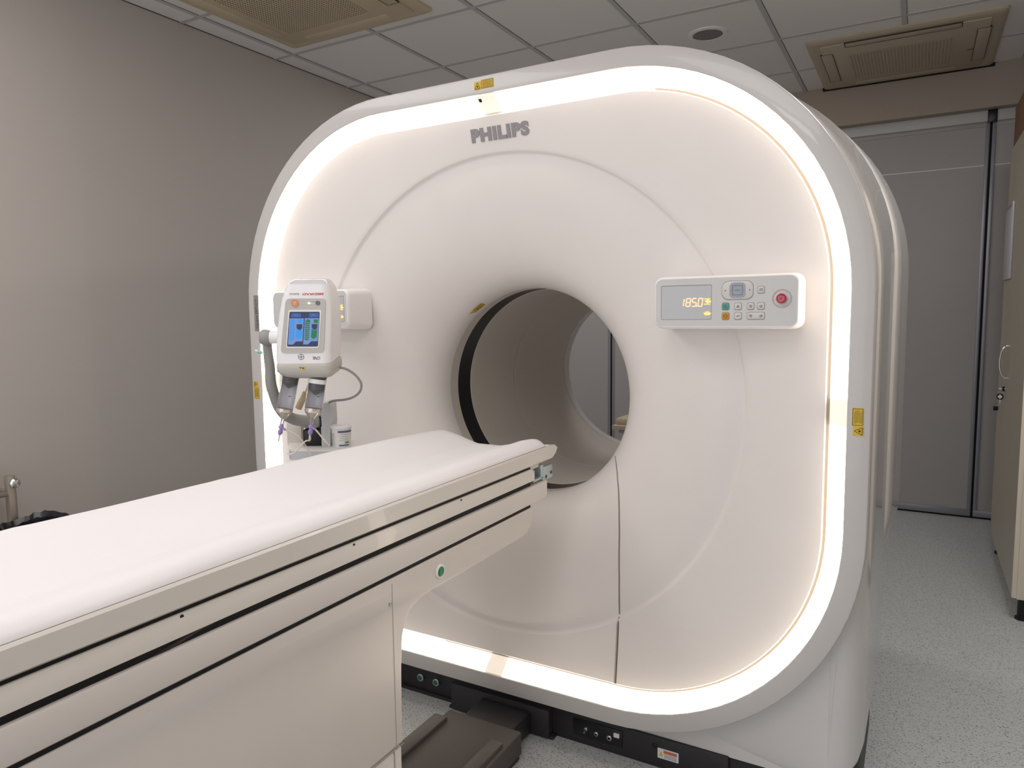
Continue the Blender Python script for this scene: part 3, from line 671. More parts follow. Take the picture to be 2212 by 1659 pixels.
# sheet covering the mattress
SP = [(-1.0, 0.966), (-0.96, 0.977), (-0.88, 0.984), (-0.74, 0.985), (-0.45, 0.974), (-0.05, 0.955), (0.30, 0.955), (0.55, 0.968), (0.70, 0.982), (0.80, 0.9865), (0.86, 0.9872), (0.91, 0.985), (0.95, 0.980), (0.98, 0.973), (1.0, 0.966)]
def prof_z(u):
    for (a, za), (b, zb) in zip(SP, SP[1:]):
        if u <= b:
            t = (u - a) / (b - a); return za + (zb - za) * t
    return SP[-1][1]
def sheet_mesh():
    m = MB(); na, ny = 60, 90; y0, y1 = -0.72, 1.878
    rng = random.Random(3); ph = [rng.random() * 6.28 for _ in range(12)]
    rows = []
    for j in range(ny + 1):
        y = y0 + (y1 - y0) * j / ny; t = max(0, (y - 1.75) / (y1 - 1.75)); row = []
        taper = 0.0 if y < 1.45 else (y - 1.45) / 0.4
        for i in range(na + 1):
            u = -1 + 2 * i / na
            e = 0.236 if u > 0 else 0.240 - 0.055 * taper
            x = TX + u * e
            w_ = abs(u)
            z = prof_z(u)
            z += 0.0012 * math.sin(9 * x + 3 * y + ph[0]) + 0.0010 * math.sin(21 * x - 7 * y + ph[1]) + 0.0007 * math.sin(40 * x + 17 * y + ph[2])
            z += 0.0012 * math.exp(-((y - 1.25 - 0.8 * (x - TX)) / 0.012) ** 2) + 0.0010 * math.exp(-((y - 1.55 + 1.2 * (x - TX)) / 0.012) ** 2) + 0.0010 * math.exp(-((y - 0.7 - 0.3 * (x - TX)) / 0.01) ** 2)
            z -= 0.022 * max(0, (t - 0.60) / 0.40) ** 3
            zz_ = cradle(max(-1, min(1, (x - TX) / HW))) + 0.002
            yo = -0.028 * t * max(0, min(1, (u - 0.45) / 0.25)); row.append((x, y + yo, max(z, zz_ - (0.03 if t > 0.97 else 0))))
        rows.append(row)
    n = na + 1
    vs = [p for r in rows for p in r] + [(p[0], p[1], cradle(max(-1, min(1, (p[0] - TX) / HW))) + 0.0008) for r in rows for p in r]
    K = n * (ny + 1); fs = []
    for j in range(ny):
        for i in range(na):
            a = j * n + i; fs.append((a, a + 1, a + n + 1, a + n)); fs.append((K + a, K + a + n, K + a + n + 1, K + a + 1))
    for j in range(ny):
        a = j * n; fs.append((a, a + n, K + a + n, K + a)); a = j * n + na; fs.append((a, K + a, K + a + n, a + n))
    for i in range(na):
        fs.append((i, K + i, K + i + 1, i + 1)); a = ny * n + i; fs.append((a, a + 1, K + a + 1, K + a))
    m.add(vs, fs, SHEET); return m
sh = sheet_mesh().build('table_sheet', None, 70)
tag(sh, 'white disposable sheet covering the padded top of the patient table', 'sheet')

# floor platform joining table and gantry
pf = thing('cable_duct_cover', 'low dark grey floor platform between table pedestal and scanner base', 'floor cover', (-1.13, 1.5, 0))
m = MB(); m.prism([(p[0], p[1]) for p in rrect(-1.262, -0.998, 0.02, 0.093, 0.006, 3)], 1, 1.15, 1.785, PLATF); m.box(-1.255, -1.008, 1.15, 1.79, 0.0, 0.022, BASEBLK); m.build('cover_body', pf)
m = MB(); m.box(-1.280, -1.232, 1.15, 1.735, 0.085, 0.104, PLATF, 0.005); m.build('cable_channel', pf)
m = MB(); m.box(-1.052, -1.008, 1.15, 1.70, 0.085, 0.106, PLATF, 0.008); m.build('cable_channel', pf)
m = MB(); m.box(-1.215, -1.035, 1.785, 1.917, 0.012, 0.082, BASEBLK, 0.005); m.build('bridge_block', pf)

# ------------------------------------------------------------------ contrast injector on its stand
RZ = Matrix.Rotation(0.517, 4, 'Z'); HO = Vector((-1.527, 1.5, 1.316))
HX = Matrix.Translation(HO) @ RZ @ Matrix.Rotation(0.03, 4, 'X')
S1 = lambda X, Y: ((X - 656.5) / 5176, (829 - Y) / 5176)        # drawing units of the head
S2 = lambda X, Y: ((X - 750.5) / 5917, -(Y + 632) / 5917)       # drawing units of the lower parts
inj = thing('contrast_injector', 'white two-syringe contrast injector head on a grey curved arm and stand', 'medical injector', (-1.62, 1.62, 0))
def head_sec(zz_, xl, xr, y0, y1, r, tilt=0.0):
    return [(p[0], p[1], zz_ + tilt * (p[1] - y0)) for p in rrect(xl, xr, y0, y1, r, 6)]
# white housing: sections from the bottom up (local z), front plane at y = 0
secs = []
for Yd, xl, xr, dep, r in ((1348, 140, 972, 0.147, 0.024), (1320, 136, 970, 0.150, 0.024), (1200, 132, 968, 0.155, 0.026), (1000, 150, 985, 0.155, 0.026), (860, 168, 1000, 0.152, 0.026), (600, 212, 1015, 0.140, 0.026), (400, 262, 1012, 0.122, 0.025), (270, 310, 1000, 0.108, 0.024), (200, 345, 985, 0.096, 0.022), (170, 365, 975, 0.085, 0.020)):
    a0, z_ = S1(xl, Yd); a1, _ = S1(xr, Yd); secs.append(head_sec(z_, a0, a1, 0.004 if Yd in (170, 200) else 0.0, dep, r, 0.10))
m = MB(HX); m.loft(secs, WHITE); housing = m.build('injector_housing', inj, 50)
secs = []
for Yd, xl, xr, dep, r, y0 in ((172, 370, 972, 0.083, 0.02, 0.004), (140, 400, 955, 0.078, 0.018, 0.010), (108, 450, 925, 0.070, 0.016, 0.018), (100, 480, 900, 0.060, 0.012, 0.026)):
    a0, z_ = S1(xl, Yd); a1, _ = S1(xr, Yd); secs.append(head_sec(z_, a0, a1, y0, dep, r, 0.1))
m = MB(HX); m.loft(secs, mat('cap_grey', (206, 204, 212), 0.12, coat=0.5)); m.build('top_cap', inj, 50)
secs = []
for Yd, xl, xr, dep, r, y0 in ((1335, 150, 962, 0.145, 0.024, 0.003), (1352, 142, 974, 0.149, 0.024, -0.001), (1400, 130, 985, 0.150, 0.024, -0.002), (1480, 130, 985, 0.150, 0.024, 0.0), (1550, 190, 960, 0.146, 0.03, 0.008), (1590, 260, 900, 0.132, 0.03, 0.030)):
    a0, z_ = S1(xl, Yd); a1, _ = S1(xr, Yd); secs.append(head_sec(z_, a0, a1, y0, dep, r, 0.06))
m = MB(HX); m.loft(secs, LGREY); m.build('lower_shroud', inj, 50)
FA = Art((0, 0, 0), (1, 0, 0), (0, 0, 1), MB(HX))
def fpoly(art, pts, mt, h, h0=0): return art.poly([S1(*p) for p in pts], mt, h, h0)
def roundpoly(pts, r, n=4):
    out = []; N_ = len(pts)
    for i in range(N_):
        p0, p1, p2 = Vector(pts[i - 1]), Vector(pts[i]), Vector(pts[(i + 1) % N_])
        a_, b_ = p1 + (p0 - p1).normalized() * r, p1 + (p2 - p1).normalized() * r
        for k in range(n + 1):
            t = k / n; out.append(tuple((a_ * (1 - t) ** 2 + p1 * 2 * t * (1 - t) + b_ * t * t)))
    return out
fpoly(FA, roundpoly([(235, 1190), (880, 1190), (945, 385), (355, 380)], 70), LGREY, 0.0022)
sb = FA.mb.build('screen_surround', inj)
FA = Art((0, 0, 0), (1, 0, 0), (0, 0, 1), MB(HX)); fpoly(FA, roundpoly([(322, 1112), (812, 1118), (878, 552), (388, 545)], 30), WHITEM, 0.0032)
fpoly(FA, roundpoly([(340, 1090), (800, 1095), (852, 580), (405, 575)], 22), SCR_D, 0.0040); sc = FA.mb.build('touch_screen', inj)
def sk(x, y):   # screen drawing with the slant of the display
    return S1(x + (1090 - y) * 0.0, y)
FA = Art((0, 0, 0), (1, 0, 0), (0, 0, 1), MB(HX)); H = 0.0043
for (dx) in (0, 225):
    fpoly(FA, [(358 + dx, 1060), (430 + dx, 1062), (480 + dx, 1015), (575 + dx, 1015), (612 + dx, 675), (402 + dx, 672)], SCR_L, H)
    colr = SCR_B if dx == 0 else SCR_G
    ys_ = [690, 735, 775, 810, 845, 880, 915, 955, 995]
    for k in range(8):
        y_ = 742 + k * 29; xx = 400 - (y_ - 742) * 0.1 + dx; fpoly(FA, [(xx, y_ + 20), (xx + 72, y_ + 20), (xx + 75, y_), (xx + 3, y_)], colr, H + 0.0003)
    fpoly(FA, [(410 + dx, 735), (478 + dx, 735), (482 + dx, 705), (450 + dx, 685), (415 + dx, 705)], colr, H + 0.0003)
    fpoly(FA, [(382 + dx, 975), (450 + dx, 975), (450 + dx, 985), (412 + dx, 1002), (380 + dx, 985)], colr, H + 0.0003)
    fpoly(FA, [(530 + dx, 745), (590 + dx, 745), (596 + dx, 692), (536 + dx, 692)], colr, H + 0.0003)
    fpoly(FA, [(498 + dx, 820), (540 + dx, 852), (580 + dx, 820), (585 + dx, 760), (500 + dx, 760)], SCR_D, H + 0.0003)
    fpoly(FA, [(478 + dx, 950), (515 + dx, 985), (565 + dx, 955), (578 + dx, 830), (540 + dx, 862), (497 + dx, 830)], colr, H + 0.0003)
fpoly(FA, [(425, 660), (570, 660), (575, 600), (430, 597)], mat('screen_tab', (50, 80, 150), 0.3, emit=(0.03, 0.08, 0.25), es=0.3), H)
fpoly(FA, [(690, 660), (832, 660), (838, 600), (695, 597)], _M['screen_tab'], H)
for x_ in (480, 510, 745, 775):
    dx_ = 14 if x_ < 600 else -14; p_, q_, r_ = S1(x_ + dx_, 606), S1(x_, 622), S1(x_ + dx_, 640); FA.path([p_, q_, r_], 0.0008, SCR_L, H + 0.0003)
FA.mb.build('screen_graphics', sc)
FA = Art((0, 0, 0), (1, 0, 0), (0, 0, 1), MB(HX)); cx_, cz_ = S1(488, 448); FA.disc(cx_, cz_, 0.0105, COPPER, 0.005); FA.path([(cx_ - 0.004, cz_ + 0.003), (cx_, cz_ - 0.004), (cx_ + 0.004, cz_ + 0.003)], 0.0009, WHITEM, 0.0054, True); FA.mb.build('start_button', inj)
FA = Art((0, 0, 0), (1, 0, 0), (0, 0, 1), MB(HX)); cx_, cz_ = S1(828, 452); FA.ring(cx_, cz_, 0.0062, 0.0018, DGREY, 0.0036); FA.disc(cx_, cz_, 0.0022, DGREY, 0.0036, n=12)
p_, q_ = S1(715, 447), S1(795, 450); FA.line(p_, q_, 0.0030, WHITEM, 0.003); FA.line((p_[0], p_[1] + 0.0018), (q_[0], q_[1] + 0.0018), 0.0008, DGREY, 0.0034); cx_, cz_ = S1(698, 452); FA.disc(cx_, cz_, 0.0038, LEDG, 0.0036, ry=0.0026); FA.mb.build('power_indicator', inj)
def htext(name, body, X0, Y0, X1, Y1, mt, shear=0.0, bold=0.0):
    """upside-down lettering on the head: box in drawing units"""
    a0, z0 = S1(X0, Y0); a1, z1 = S1(X1, Y1)
    R3 = HX.to_3x3(); o = HX @ Vector((a1, -0.0004, z0))
    return text_obj(name, body, o, R3 @ Vector((-1, 0, 0)), R3 @ Vector((0, 0, -1)), a1 - a0, z0 - z1, mt, 0.0005, bold=bold, parent=housing, shear=shear)
htext('brand_lettering', 'MEDRAD', 600, 303, 915, 333, REDINK, 0.2, 0.02)
htext('model_lettering', 'Salient', 408, 303, 555, 328, MGREY, 0.0)
htext('pen_lettering', 'CNL', 708, 1248, 822, 1292, BLKINK, 0.3)
FA = Art((0, 0, 0), (1, 0, 0), (0, 0, 1), MB(HX)); cx_, cz_ = S1(538, 1248); FA.ring(cx_, cz_, 0.0085, 0.0011, DGREY, 0.0008); FA.line((cx_ - 0.0065, cz_), (cx_ + 0.0065, cz_), 0.0012, DGREY, 0.0008); FA.line((cx_, cz_ - 0.0065), (cx_, cz_ + 0.0065), 0.0012, DGREY, 0.0008)
FA.mb.build('round_emblem', inj)
FA = Art((0, -0.0022, 0), (1, 0, 0), (0, 0, 1), MB(HX)); fpoly(FA, [(485, 1398), (600, 1398), (572, 1450), (545, 1440)], YEL, 0.0006); fpoly(FA, [(505, 1405), (540, 1405), (528, 1422)], BLKINK, 0.0010); fpoly(FA, [(545, 1405), (580, 1410), (560, 1435)], BLKINK, 0.0010); FA.mb.build('warning_triangle', inj)
# pivot and curved arm
def deep(p, y):
    """head-local point for a drawing point that stands y behind the head's front face"""
    k = 1 + y / 2.06
    return ((p[0] - 0.589) * k + 0.589, (p[1] + 0.1595) * k - 0.1595 - 0.127 * y)
def HP(p, y=0.05): return HX @ Vector((p[0], y, p[1]))
m = MB(); dp = deep(S1(120, 950), 0.05); c0 = HX @ Vector((dp[0] + 0.008, 0.05, dp[1])); ax = HX.to_3x3() @ Vector((-1, 0, 0))
m.lathe(c0, ax, [(-0.02, 0.0185), (0.010, 0.0195), (0.012, 0.0195)], WHITE, 28)
m.build('pivot_collar', inj)
m = MB(); m.lathe(c0, ax, [(0.012, 0.0205), (0.020, 0.0235), (0.034, 0.0235), (0.041, 0.019), (0.044, 0.010)], MGREY, 28); m.build('pivot_knuckle', inj)
armpts = [(-60, -270 - 632 + 632)]
ap = [S1(50, 960), S1(42, 1100), S1(50, 1250), S1(62, 1400)]
ap += [S2(75, 300), S2(125, 520), S2(200, 730), S2(300, 850), S2(430, 920), S2(600, 955), S2(760, 965), S2(870, 960)]
ay = [0.075, 0.072, 0.072, 0.076, 0.08, 0.09, 0.105, 0.125, 0.145, 0.16, 0.17, 0.175]
cl = spline([HX @ Vector((deep(p, y)[0], y, deep(p, y)[1])) for p, y in zip(ap, ay)], 6)
m = MB(); nn = len(cl); rad = []
for i in range(nn):
    t = i / (nn - 1); rad.append(0.0125 + 0.004 * min(1, t * 2) + 0.0035 * max(0, (t - 0.55) / 0.45))
m.tube(cl, rad, MGREY, 16); m.build('curved_arm', inj, 60)
# column head, column, housing
m = MB(HX); p0 = deep(S2(560, 890), 0.155); p1 = deep(S2(870, 1100), 0.155)
m.box(p0[0], p1[0], 0.155, 0.235, p1[1], p0[1], MGREY, 0.012, 3); m.build('column_head', inj)
m = MB(HX); q0 = deep(S2(570, 1105), 0.16); q1 = deep(S2(915, 1420), 0.16)
m.box(q0[0], q1[0], 0.160, 0.232, q1[1] - 0.01, q0[1], BLACK, 0.008, 3); m.box(deep(S2(850, 0), 0.17)[0], deep(S2(915, 0), 0.17)[0], 0.17, 0.225, q1[1] - 0.01, deep(S2(0, 880), 0.17)[1], BLACK, 0.004); m.build('column_sleeve', inj)
m = MB(HX); s0, s1 = S2(985, 1410), S2(1145, 700)
prof = [S2(975, 1410), S2(1120, 1410), S2(1130, 1200), S2(1155, 1020), S2(1150, 700), S2(1110, 655), S2(1040, 650), S2(1015, 720), S2(985, 800), S2(990, 1050), S2(975, 1075)]
prof = [deep((p[0] - 0.013, p[1]), 0.15) for p in prof]
m.loft([[(p[0], y, p[1]) for p in prof] for y in (0.150, 0.155, 0.225, 0.23)], CGREY); m.build('side_housing', inj, 30)
m = MB(); cc = HX @ Vector((deep(S2(820, 1400), 0.2)[0], 0.2, deep(S2(820, 1400), 0.2)[1])); m.lathe((cc.x, cc.y, 0.03), (0, 0, 1), [(0, 0.026), (cc.z - 0.05, 0.026)], STEELB, 24); m.build('pole', inj)
m = MB(); m.lathe((cc.x, cc.y, 0.0), (0, 0, 1), [(0.0, 0.175), (0.022, 0.175), (0.04, 0.14), (0.055, 0.04)], CGREY, 40); m.build('foot', inj)
# tray
tr = MB(); z_t = (HX @ Vector((0, 0.15, deep(S2(0, 1405), 0.15)[1]))).z
def TP(X, y): 
    v = HX @ Vector((deep(S2(X, 0), y)[0], y, 0)); return (v.x, v.y)
outline_t = [TP(345, 0.13), TP(380, 0.115), TP(900, 0.105), TP(1500, 0.100), TP(1560, 0.12), TP(1560, 0.26), TP(1400, 0.30), TP(500, 0.30), TP(345, 0.24)]
tr.loft([[(p[0], p[1], z) for p in outline_t] for z in (z_t - 0.034, z_t - 0.006)], CGREY); tr.loft([[(p[0] * 1.0, p[1], z) for p in outline_t] for z in (z_t - 0.006, z_t - 0.001)], WHITEM)
tr.build('tray', inj)
m = MB(HX); p0, p1 = deep(S2(300, 1390), 0.22), deep(S2(560, 990), 0.22); m.box(p0[0], p1[0], 0.22, 0.25, p0[1], p1[1], mat('rear_box_cream', (214, 206, 196), 0.5), 0.004); m.build('rear_box', inj)
# grey signal cable looping beside the head
cb = [S2(1262, 30), S2(1400, 75), S2(1540, 180), S2(1625, 320), S2(1600, 450), S2(1500, 540), S2(1350, 590), S2(1150, 610), S2(1060, 640)]
cy_ = [0.10, 0.10, 0.11, 0.12, 0.13, 0.14, 0.15, 0.155, 0.16]
m = MB(); m.tube(spline([HX @ Vector((p[0], y, p[1])) for p, y in zip([deep(q, z) for q, z in zip(cb, cy_)], cy_)], 8), 0.0038, MGREY, 12); m.build('signal_cable', inj)
cb = [S2(735, 290), S2(700, 380), S2(650, 500), S2(570, 640), S2(520, 740)]; base_pts = spline([HX @ Vector((p[0], 0.13, p[1])) for p in [deep(q, 0.13) for q in cb]], 16)
rad = [0.0035 if i < 26 else 0.0095 + 0.0016 * (i % 2) for i in range(len(base_pts))]
m = MB(); m.tube(base_pts, rad, CREAM, 14); m.build('corrugated_hose', inj, 20)

# syringes
def syringe(name, label, X0, Y0, X1, Y1, r, plunger0, plunger1, ring, y, lean):
    """axis from (X0,Y0) at the head down to (X1,Y1) at the shoulder, drawing units"""
    pa, pb = deep(S2(X0, Y0), y), deep(S2(X1, Y1), y - lean)
    A_, B_ = HX @ Vector((pa[0], y, pa[1])), HX @ Vector((pb[0], y - lean, pb[1]))
    ax = (B_ - A_).normalized(); Ln = (B_ - A_).length
    t = thing(name, label, 'syringe', A_, 'syringes mounted on the injector')
    m = MB(); m.lathe(A_, ax, [(-0.002, r * 1.05), (0.004, r * 1.05), (0.006, r), (Ln * 0.86, r), (Ln * 0.86, r * 0.97), (0.006, r * 0.97)], CLEAR, 36, False); m.build('barrel', t)
    m = MB(); m.lathe(A_, ax, [(0.0, r * 0.93), (plunger0, r * 0.93), (plunger1, r * 0.93), (plunger1 + r * 0.60, r * 0.10), (plunger1 + r * 0.62, 0.0)], BLACK, 36, False); m.build('plunger', t)
    m = MB(); bk = (HX.to_3x3() @ Vector((0, 1, 0))); bk = (bk - ax * bk.dot(ax)).normalized(); sd = ax.cross(bk)
    m.loft([[A_ + ax * tt + (sd * math.cos(PI * k / 20) + bk * math.sin(PI * k / 20)) * r * 0.955 for k in range(21)] for tt in (0.003, Ln * 0.86)], LIQ, False, False, closed=False)
    m.build('contrast_fluid', t)
    m = MB(); m.lathe(A_, ax, [(Ln * 0.86, r * 0.98), (Ln * 0.93, r), (Ln * 0.97, r * 0.98), (Ln * 1.0, r * 0.86), (Ln + r * 0.45, r * 0.42), (Ln + r * 0.60, r * 0.26), (Ln + r * 0.62, 0.0)], mat('syringe_tip', (206, 196, 188), 0.14, metal=0.55), 36, False); m.build('tip_cone', t)
    m = MB(); m.lathe(A_, ax, [(Ln + r * 0.6, r * 0.2), (Ln + r * 1.45, r * 0.2), (Ln + r * 1.47, r * 0.16)], CLEAR, 16); m.build('nozzle', t)
    if ring:
        m = MB(); m.lathe(A_, ax, [(ring[0], r * 1.03), (ring[0] + 0.0003, r * 1.05), (ring[1], r * 1.05), (ring[1] + 0.0003, r * 1.03)], WHITE, 36, False); m.build('white_ring', t)
    n_ = (HX.to_3x3() @ Vector((0.55, -0.83, 0))).normalized(); o_ = A_ + ax * (Ln * 0.52) + n_ * (r * 1.005); side = ax.cross(n_).normalized()
    m = MB(); m.loft([[o_ + side * s * 0.0045 + ax * k * 0.0008 + n_ * h for s, k in ((-1, -1), (1, -1), (1, 1), (-1, 1))] for h in (-0.0003, 0.0004)], BLKINK); m.build('scale_mark', t)
    return A_, B_, ax, Ln
sy1 = syringe('contrast_syringe', 'left clear syringe without a white band, under the injector head', 425, 165, 265, 830, 0.0245, 0.012, 0.023, None, 0.045, 0.012)
sy2 = syringe('contrast_syringe', 'right clear syringe with a white band, under the injector head', 890, 175, 770, 830, 0.0255, 0.012, 0.042, (0.010, 0.023), 0.045, 0.012)
m = MB()
for s_ in (sy1, sy2): m.lathe(s_[0], s_[2], [(-0.012, 0.031), (-0.004, 0.033), (-0.002, 0.031), (-0.002, 0.027)], BLACK, 32, False)
m.build('syringe_mount', inj)
# purple taps with tubing
def tap(name, label, s_, k):
    A_, B_, ax, Ln = s_; p = A_ + ax * (Ln + 0.0245 * 1.35); t = thing(name, label, 'valve', p, 'purple taps below the syringes')
    m = MB(); m.lathe(p, ax, [(-0.002, 0.0045), (0.004, 0.0065), (0.010, 0.0065), (0.012, 0.0050), (0.016, 0.0050), (0.018, 0.0072), (0.026, 0.0068), (0.031, 0.0040)], PURP, 18); m.build('tap_body', t)
    q = p + ax * 0.009; d_ = HX.to_3x3() @ Vector((0.8, -0.1, -0.35)); d_.normalize()
    m = MB(); m.tube([q, q + d_ * 0.008, q + d_ * 0.016], [0.0045, 0.004, 0.0030], PURP, 12); m.tube([q, q - d_ * 0.008], [0.004, 0.003], PURP, 10); m.build('side_port', t)
    m = MB(); m.lathe(p + ax * 0.031, ax, [(0, 0.0028), (0.018, 0.0022), (0.020, 0.0012)], TUBE, 12); m.build('lower_stem', t)
    return q + d_ * 0.015, p
t1q, t1p = tap('stopcock_tap', 'purple plastic tap hanging under the left syringe', sy1, 0)
t2q, t2p = tap('stopcock_tap', 'purple plastic tap hanging under the right syringe', sy2, 1)
def hv(X, Y, y): q_ = deep(S2(X, Y), y); return HX @ Vector((q_[0], y, q_[1]))
m = MB(); m.tube(spline([t1q, hv(440, 1180, 0.03), hv(520, 1250, 0.03), hv(590, 1350, 0.035), hv(650, 1460, 0.04), hv(700, 1560, 0.04)], 8), 0.0022, TUBE, 10)
tag(m.build('infusion_tube'), 'clear tube curving down from the left purple tap', 'tube')
m = MB(); m.tube(spline([t2p + sy2[2] * 0.029, hv(700, 1295, 0.035), hv(620, 1315, 0.03), hv(520, 1420, 0.03), hv(420, 1515, 0.03), hv(340, 1550, 0.03), hv(290, 1530, 0.032)], 8), 0.0022, TUBE, 10)
tag(m.build('infusion_tube'), 'clear tube looping left below the right purple tap', 'tube')
m = MB(); m.tube(spline([t2q, hv(900, 1240, 0.03), hv(970, 1330, 0.03), hv(1035, 1400, 0.035)], 8), 0.0024, TUBE, 10)
tag(m.build('infusion_tube'), 'short clear tube running right from the right purple tap to the tray', 'tube')
# taped cannula on the curved arm
cn = thing('taped_cannula', 'small mint green cannula taped to the curved injector arm', 'cannula', HX @ Vector((S1(-60, 1150)[0], 0.05, S1(-60, 1150)[1])))
c1, c2 = deep(S1(-145, 1140), 0.045), deep(S1(-10, 1195), 0.040); d0_, d1_ = HX @ Vector((c1[0], 0.045, c1[1])), HX @ Vector((c2[0], 0.040, c2[1])); dd = (d1_ - d0_)
m = MB(); m.tube([d0_, d0_ + dd * 0.25, d0_ + dd * 0.3], [0.002, 0.0038, 0.0042], POTL, 12); m.build('clear_cap', cn)
m = MB(); m.tube([d0_ + dd * 0.3, d0_ + dd * 0.42, d0_ + dd * 0.72], [0.0045, 0.0055, 0.0038], MINT, 12); m.build('hub', cn)
m = MB(); m.tube([d0_ + dd * 0.72, d1_], [0.003, 0.002], POTL, 10); m.build('needle_guard', cn)
# wipes tub on the tray
tc_ = HX @ Vector((deep(S2(1262, 1300), 0.165)[0], 0.165, 0)); zt = z_t - 0.0008; topz = (HX @ Vector((0, 0.165, deep(S2(0, 1030), 0.165)[1]))).z
tub = thing('wipes_tub', 'white round tub of wipes standing on the injector tray', 'tub', (tc_.x, tc_.y, zt))
hh = topz - zt; r1, r0 = 0.0320, 0.0268
m = MB(); m.lathe((tc_.x, tc_.y, zt), (0, 0, 1), [(0, r0), (0.002, r0 + 0.001), (hh * 0.86, r1 - 0.0015), (hh * 0.86, r1 - 0.0015), (hh * 0.88, r1 - 0.002)], POTL, 36); m.build('tub_body', tub)
m = MB(); m.lathe((tc_.x, tc_.y, zt), (0, 0, 1), [(hh * 0.87, r1), (hh * 0.97, r1 + 0.001), (hh, r1), (hh, r1 - 0.003), (hh - 0.004, r1 - 0.005), (hh - 0.004, 0)], WHITE, 36, False); m.build('lid', tub)
def wrap(a0, a1, z0, z1, mt, mb, off=0.0004):
    n = 8; lo = []
    base_a = math.atan2(-tc_.y, -tc_.x) 
    for zz2 in (z0, z1):
        rr_ = r0 + 0.001 + (r1 - 0.0015 - r0) * (zz2 / (hh * 0.86)) + off
        lo.append([(tc_.x + rr_ * math.cos(base_a + a0 + (a1 - a0) * k / n), tc_.y + rr_ * math.sin(base_a + a0 + (a1 - a0) * k / n), zt + zz2) for k in range(n + 1)])
    mb.loft(lo, mt, False, False, closed=False)
m = MB()
wrap(-0.35, 1.25, hh * 0.70, hh * 0.79, BLUEL, m); wrap(0.95, 1.25, hh * 0.70, hh * 0.79, GREENL, m, 0.0008)
wrap(0.35, 0.85, hh * 0.18, hh * 0.27, GREENL, m); wrap(-0.3, 0.85, hh * 0.06, hh * 0.13, BLUEL, m)
for k in range(4): wrap(-0.2 + 0.1 * (k % 2), 0.7, hh * (0.34 + 0.09 * k), hh * (0.345 + 0.09 * k) + 0.0004, INK, m)
for k in range(9): wrap(-1.3, -0.75, hh * (0.08 + 0.07 * k), hh * (0.085 + 0.07 * k) + 0.0005, INK, m)
m.build('tub_label', tub)

# ------------------------------------------------------------------ left edge: steel trolley, bin
tl = thing('steel_trolley', 'brushed steel trolley post with knob at the left wall', 'trolley', (-3.10, 1.2, 0))
def post(x, y): 
    m = MB(); m.box(x - 0.020, x + 0.013, y - 0.014, y + 0.014, 0.0, 0.752, STEELB, 0.004); p = m.build('post', tl); return p
p1_ = post(-3.04, 1.40); post(-3.19, 1.40); post(-3.04, 0.85); post(-3.19, 0.85)
m = MB(); m.lathe((-3.027, 1.40, 0.725), (1, 0, 0), [(0, 0.010), (0.012, 0.011), (0.016, 0.018), (0.026, 0.019), (0.032, 0.014), (0.034, 0.0)], CHROME, 20, False); m.build('knob', p1_)
m = MB(); m.box(-3.205, -3.06, 1.388, 1.412, 0.672, 0.690, STEELB, 0.003); m.box(-3.052, -3.032, 0.85, 1.40, 0.672, 0.690, STEELB, 0.003); m.box(-3.20, -3.18, 0.85, 1.40, 0.672, 0.690, STEELB, 0.003); m.box(-3.205, -3.03, 0.838, 0.862, 0.672, 0.690, STEELB, 0.003); m.build('top_frame', tl)
m = MB(); m.box(-3.20, -3.03, 0.85, 1.40, 0.24, 0.252, STEELB, 0.003); m.build('shelf', tl)
m = MB()
for k in range(5): 
    y = 0.95 + 0.09 * k; m.tube(spline([(-3.18, y, 0.68), (-3.15, y, 0.54), (-3.10, y, 0.53), (-3.055, y, 0.68)], 6), 0.003, CHROME, 8)
m.tube([(-3.15, 0.93, 0.545), (-3.15, 1.36, 0.545)], 0.003, CHROME, 8); m.tube([(-3.08, 0.93, 0.56), (-3.08, 1.36, 0.56)], 0.003, CHROME, 8); m.build('wire_basket', tl)
m = MB(); m.loft([[(x, y, z) for x, y in ((-3.17, 0.90), (-3.07, 0.88), (-3.07, 1.36), (-3.165, 1.37))] for z in (0.695, 0.704)], PAPER); m.v[-2] = (-3.07, 1.36, 0.716)
tag(m.build('folded_cloth'), 'white folded cloth lying on top of the steel trolley frame', 'cloth')
bn = thing('waste_bin', 'round bin lined with a crinkled black bag behind the table', 'bin', (-2.86, 1.38, 0))
m = MB(); m.lathe((-2.86, 1.38, 0), (0, 0, 1), [(0, 0.105), (0.004, 0.11), (0.55, 0.135), (0.56, 0.138), (0.56, 0.130), (0.02, 0.10)], DGREY, 32, False); m.build('bin_body', bn)
m = MB(); n = 64; rg = random.Random(5); lo = []
zz3 = [0.40, 0.46, 0.52, 0.565, 0.592, 0.575, 0.50]
for i, z in enumerate(zz3):
    r = [0.140, 0.142, 0.143, 0.147, 0.138, 0.124, 0.115][i]; lo.append([(-2.86 + (r + rg.uniform(-.004, .004)) * math.cos(2 * PI * k / n), 1.38 + (r + rg.uniform(-.004, .004)) * math.sin(2 * PI * k / n), z + 0.012 * math.sin(3.0 * 2 * PI * k / n + 1) * (0.3 if i < 2 else 1) + rg.uniform(-.005, .005)) for k in range(n)])
m.loft(lo, BAG, False, True); m.build('bin_liner', bn, 25)

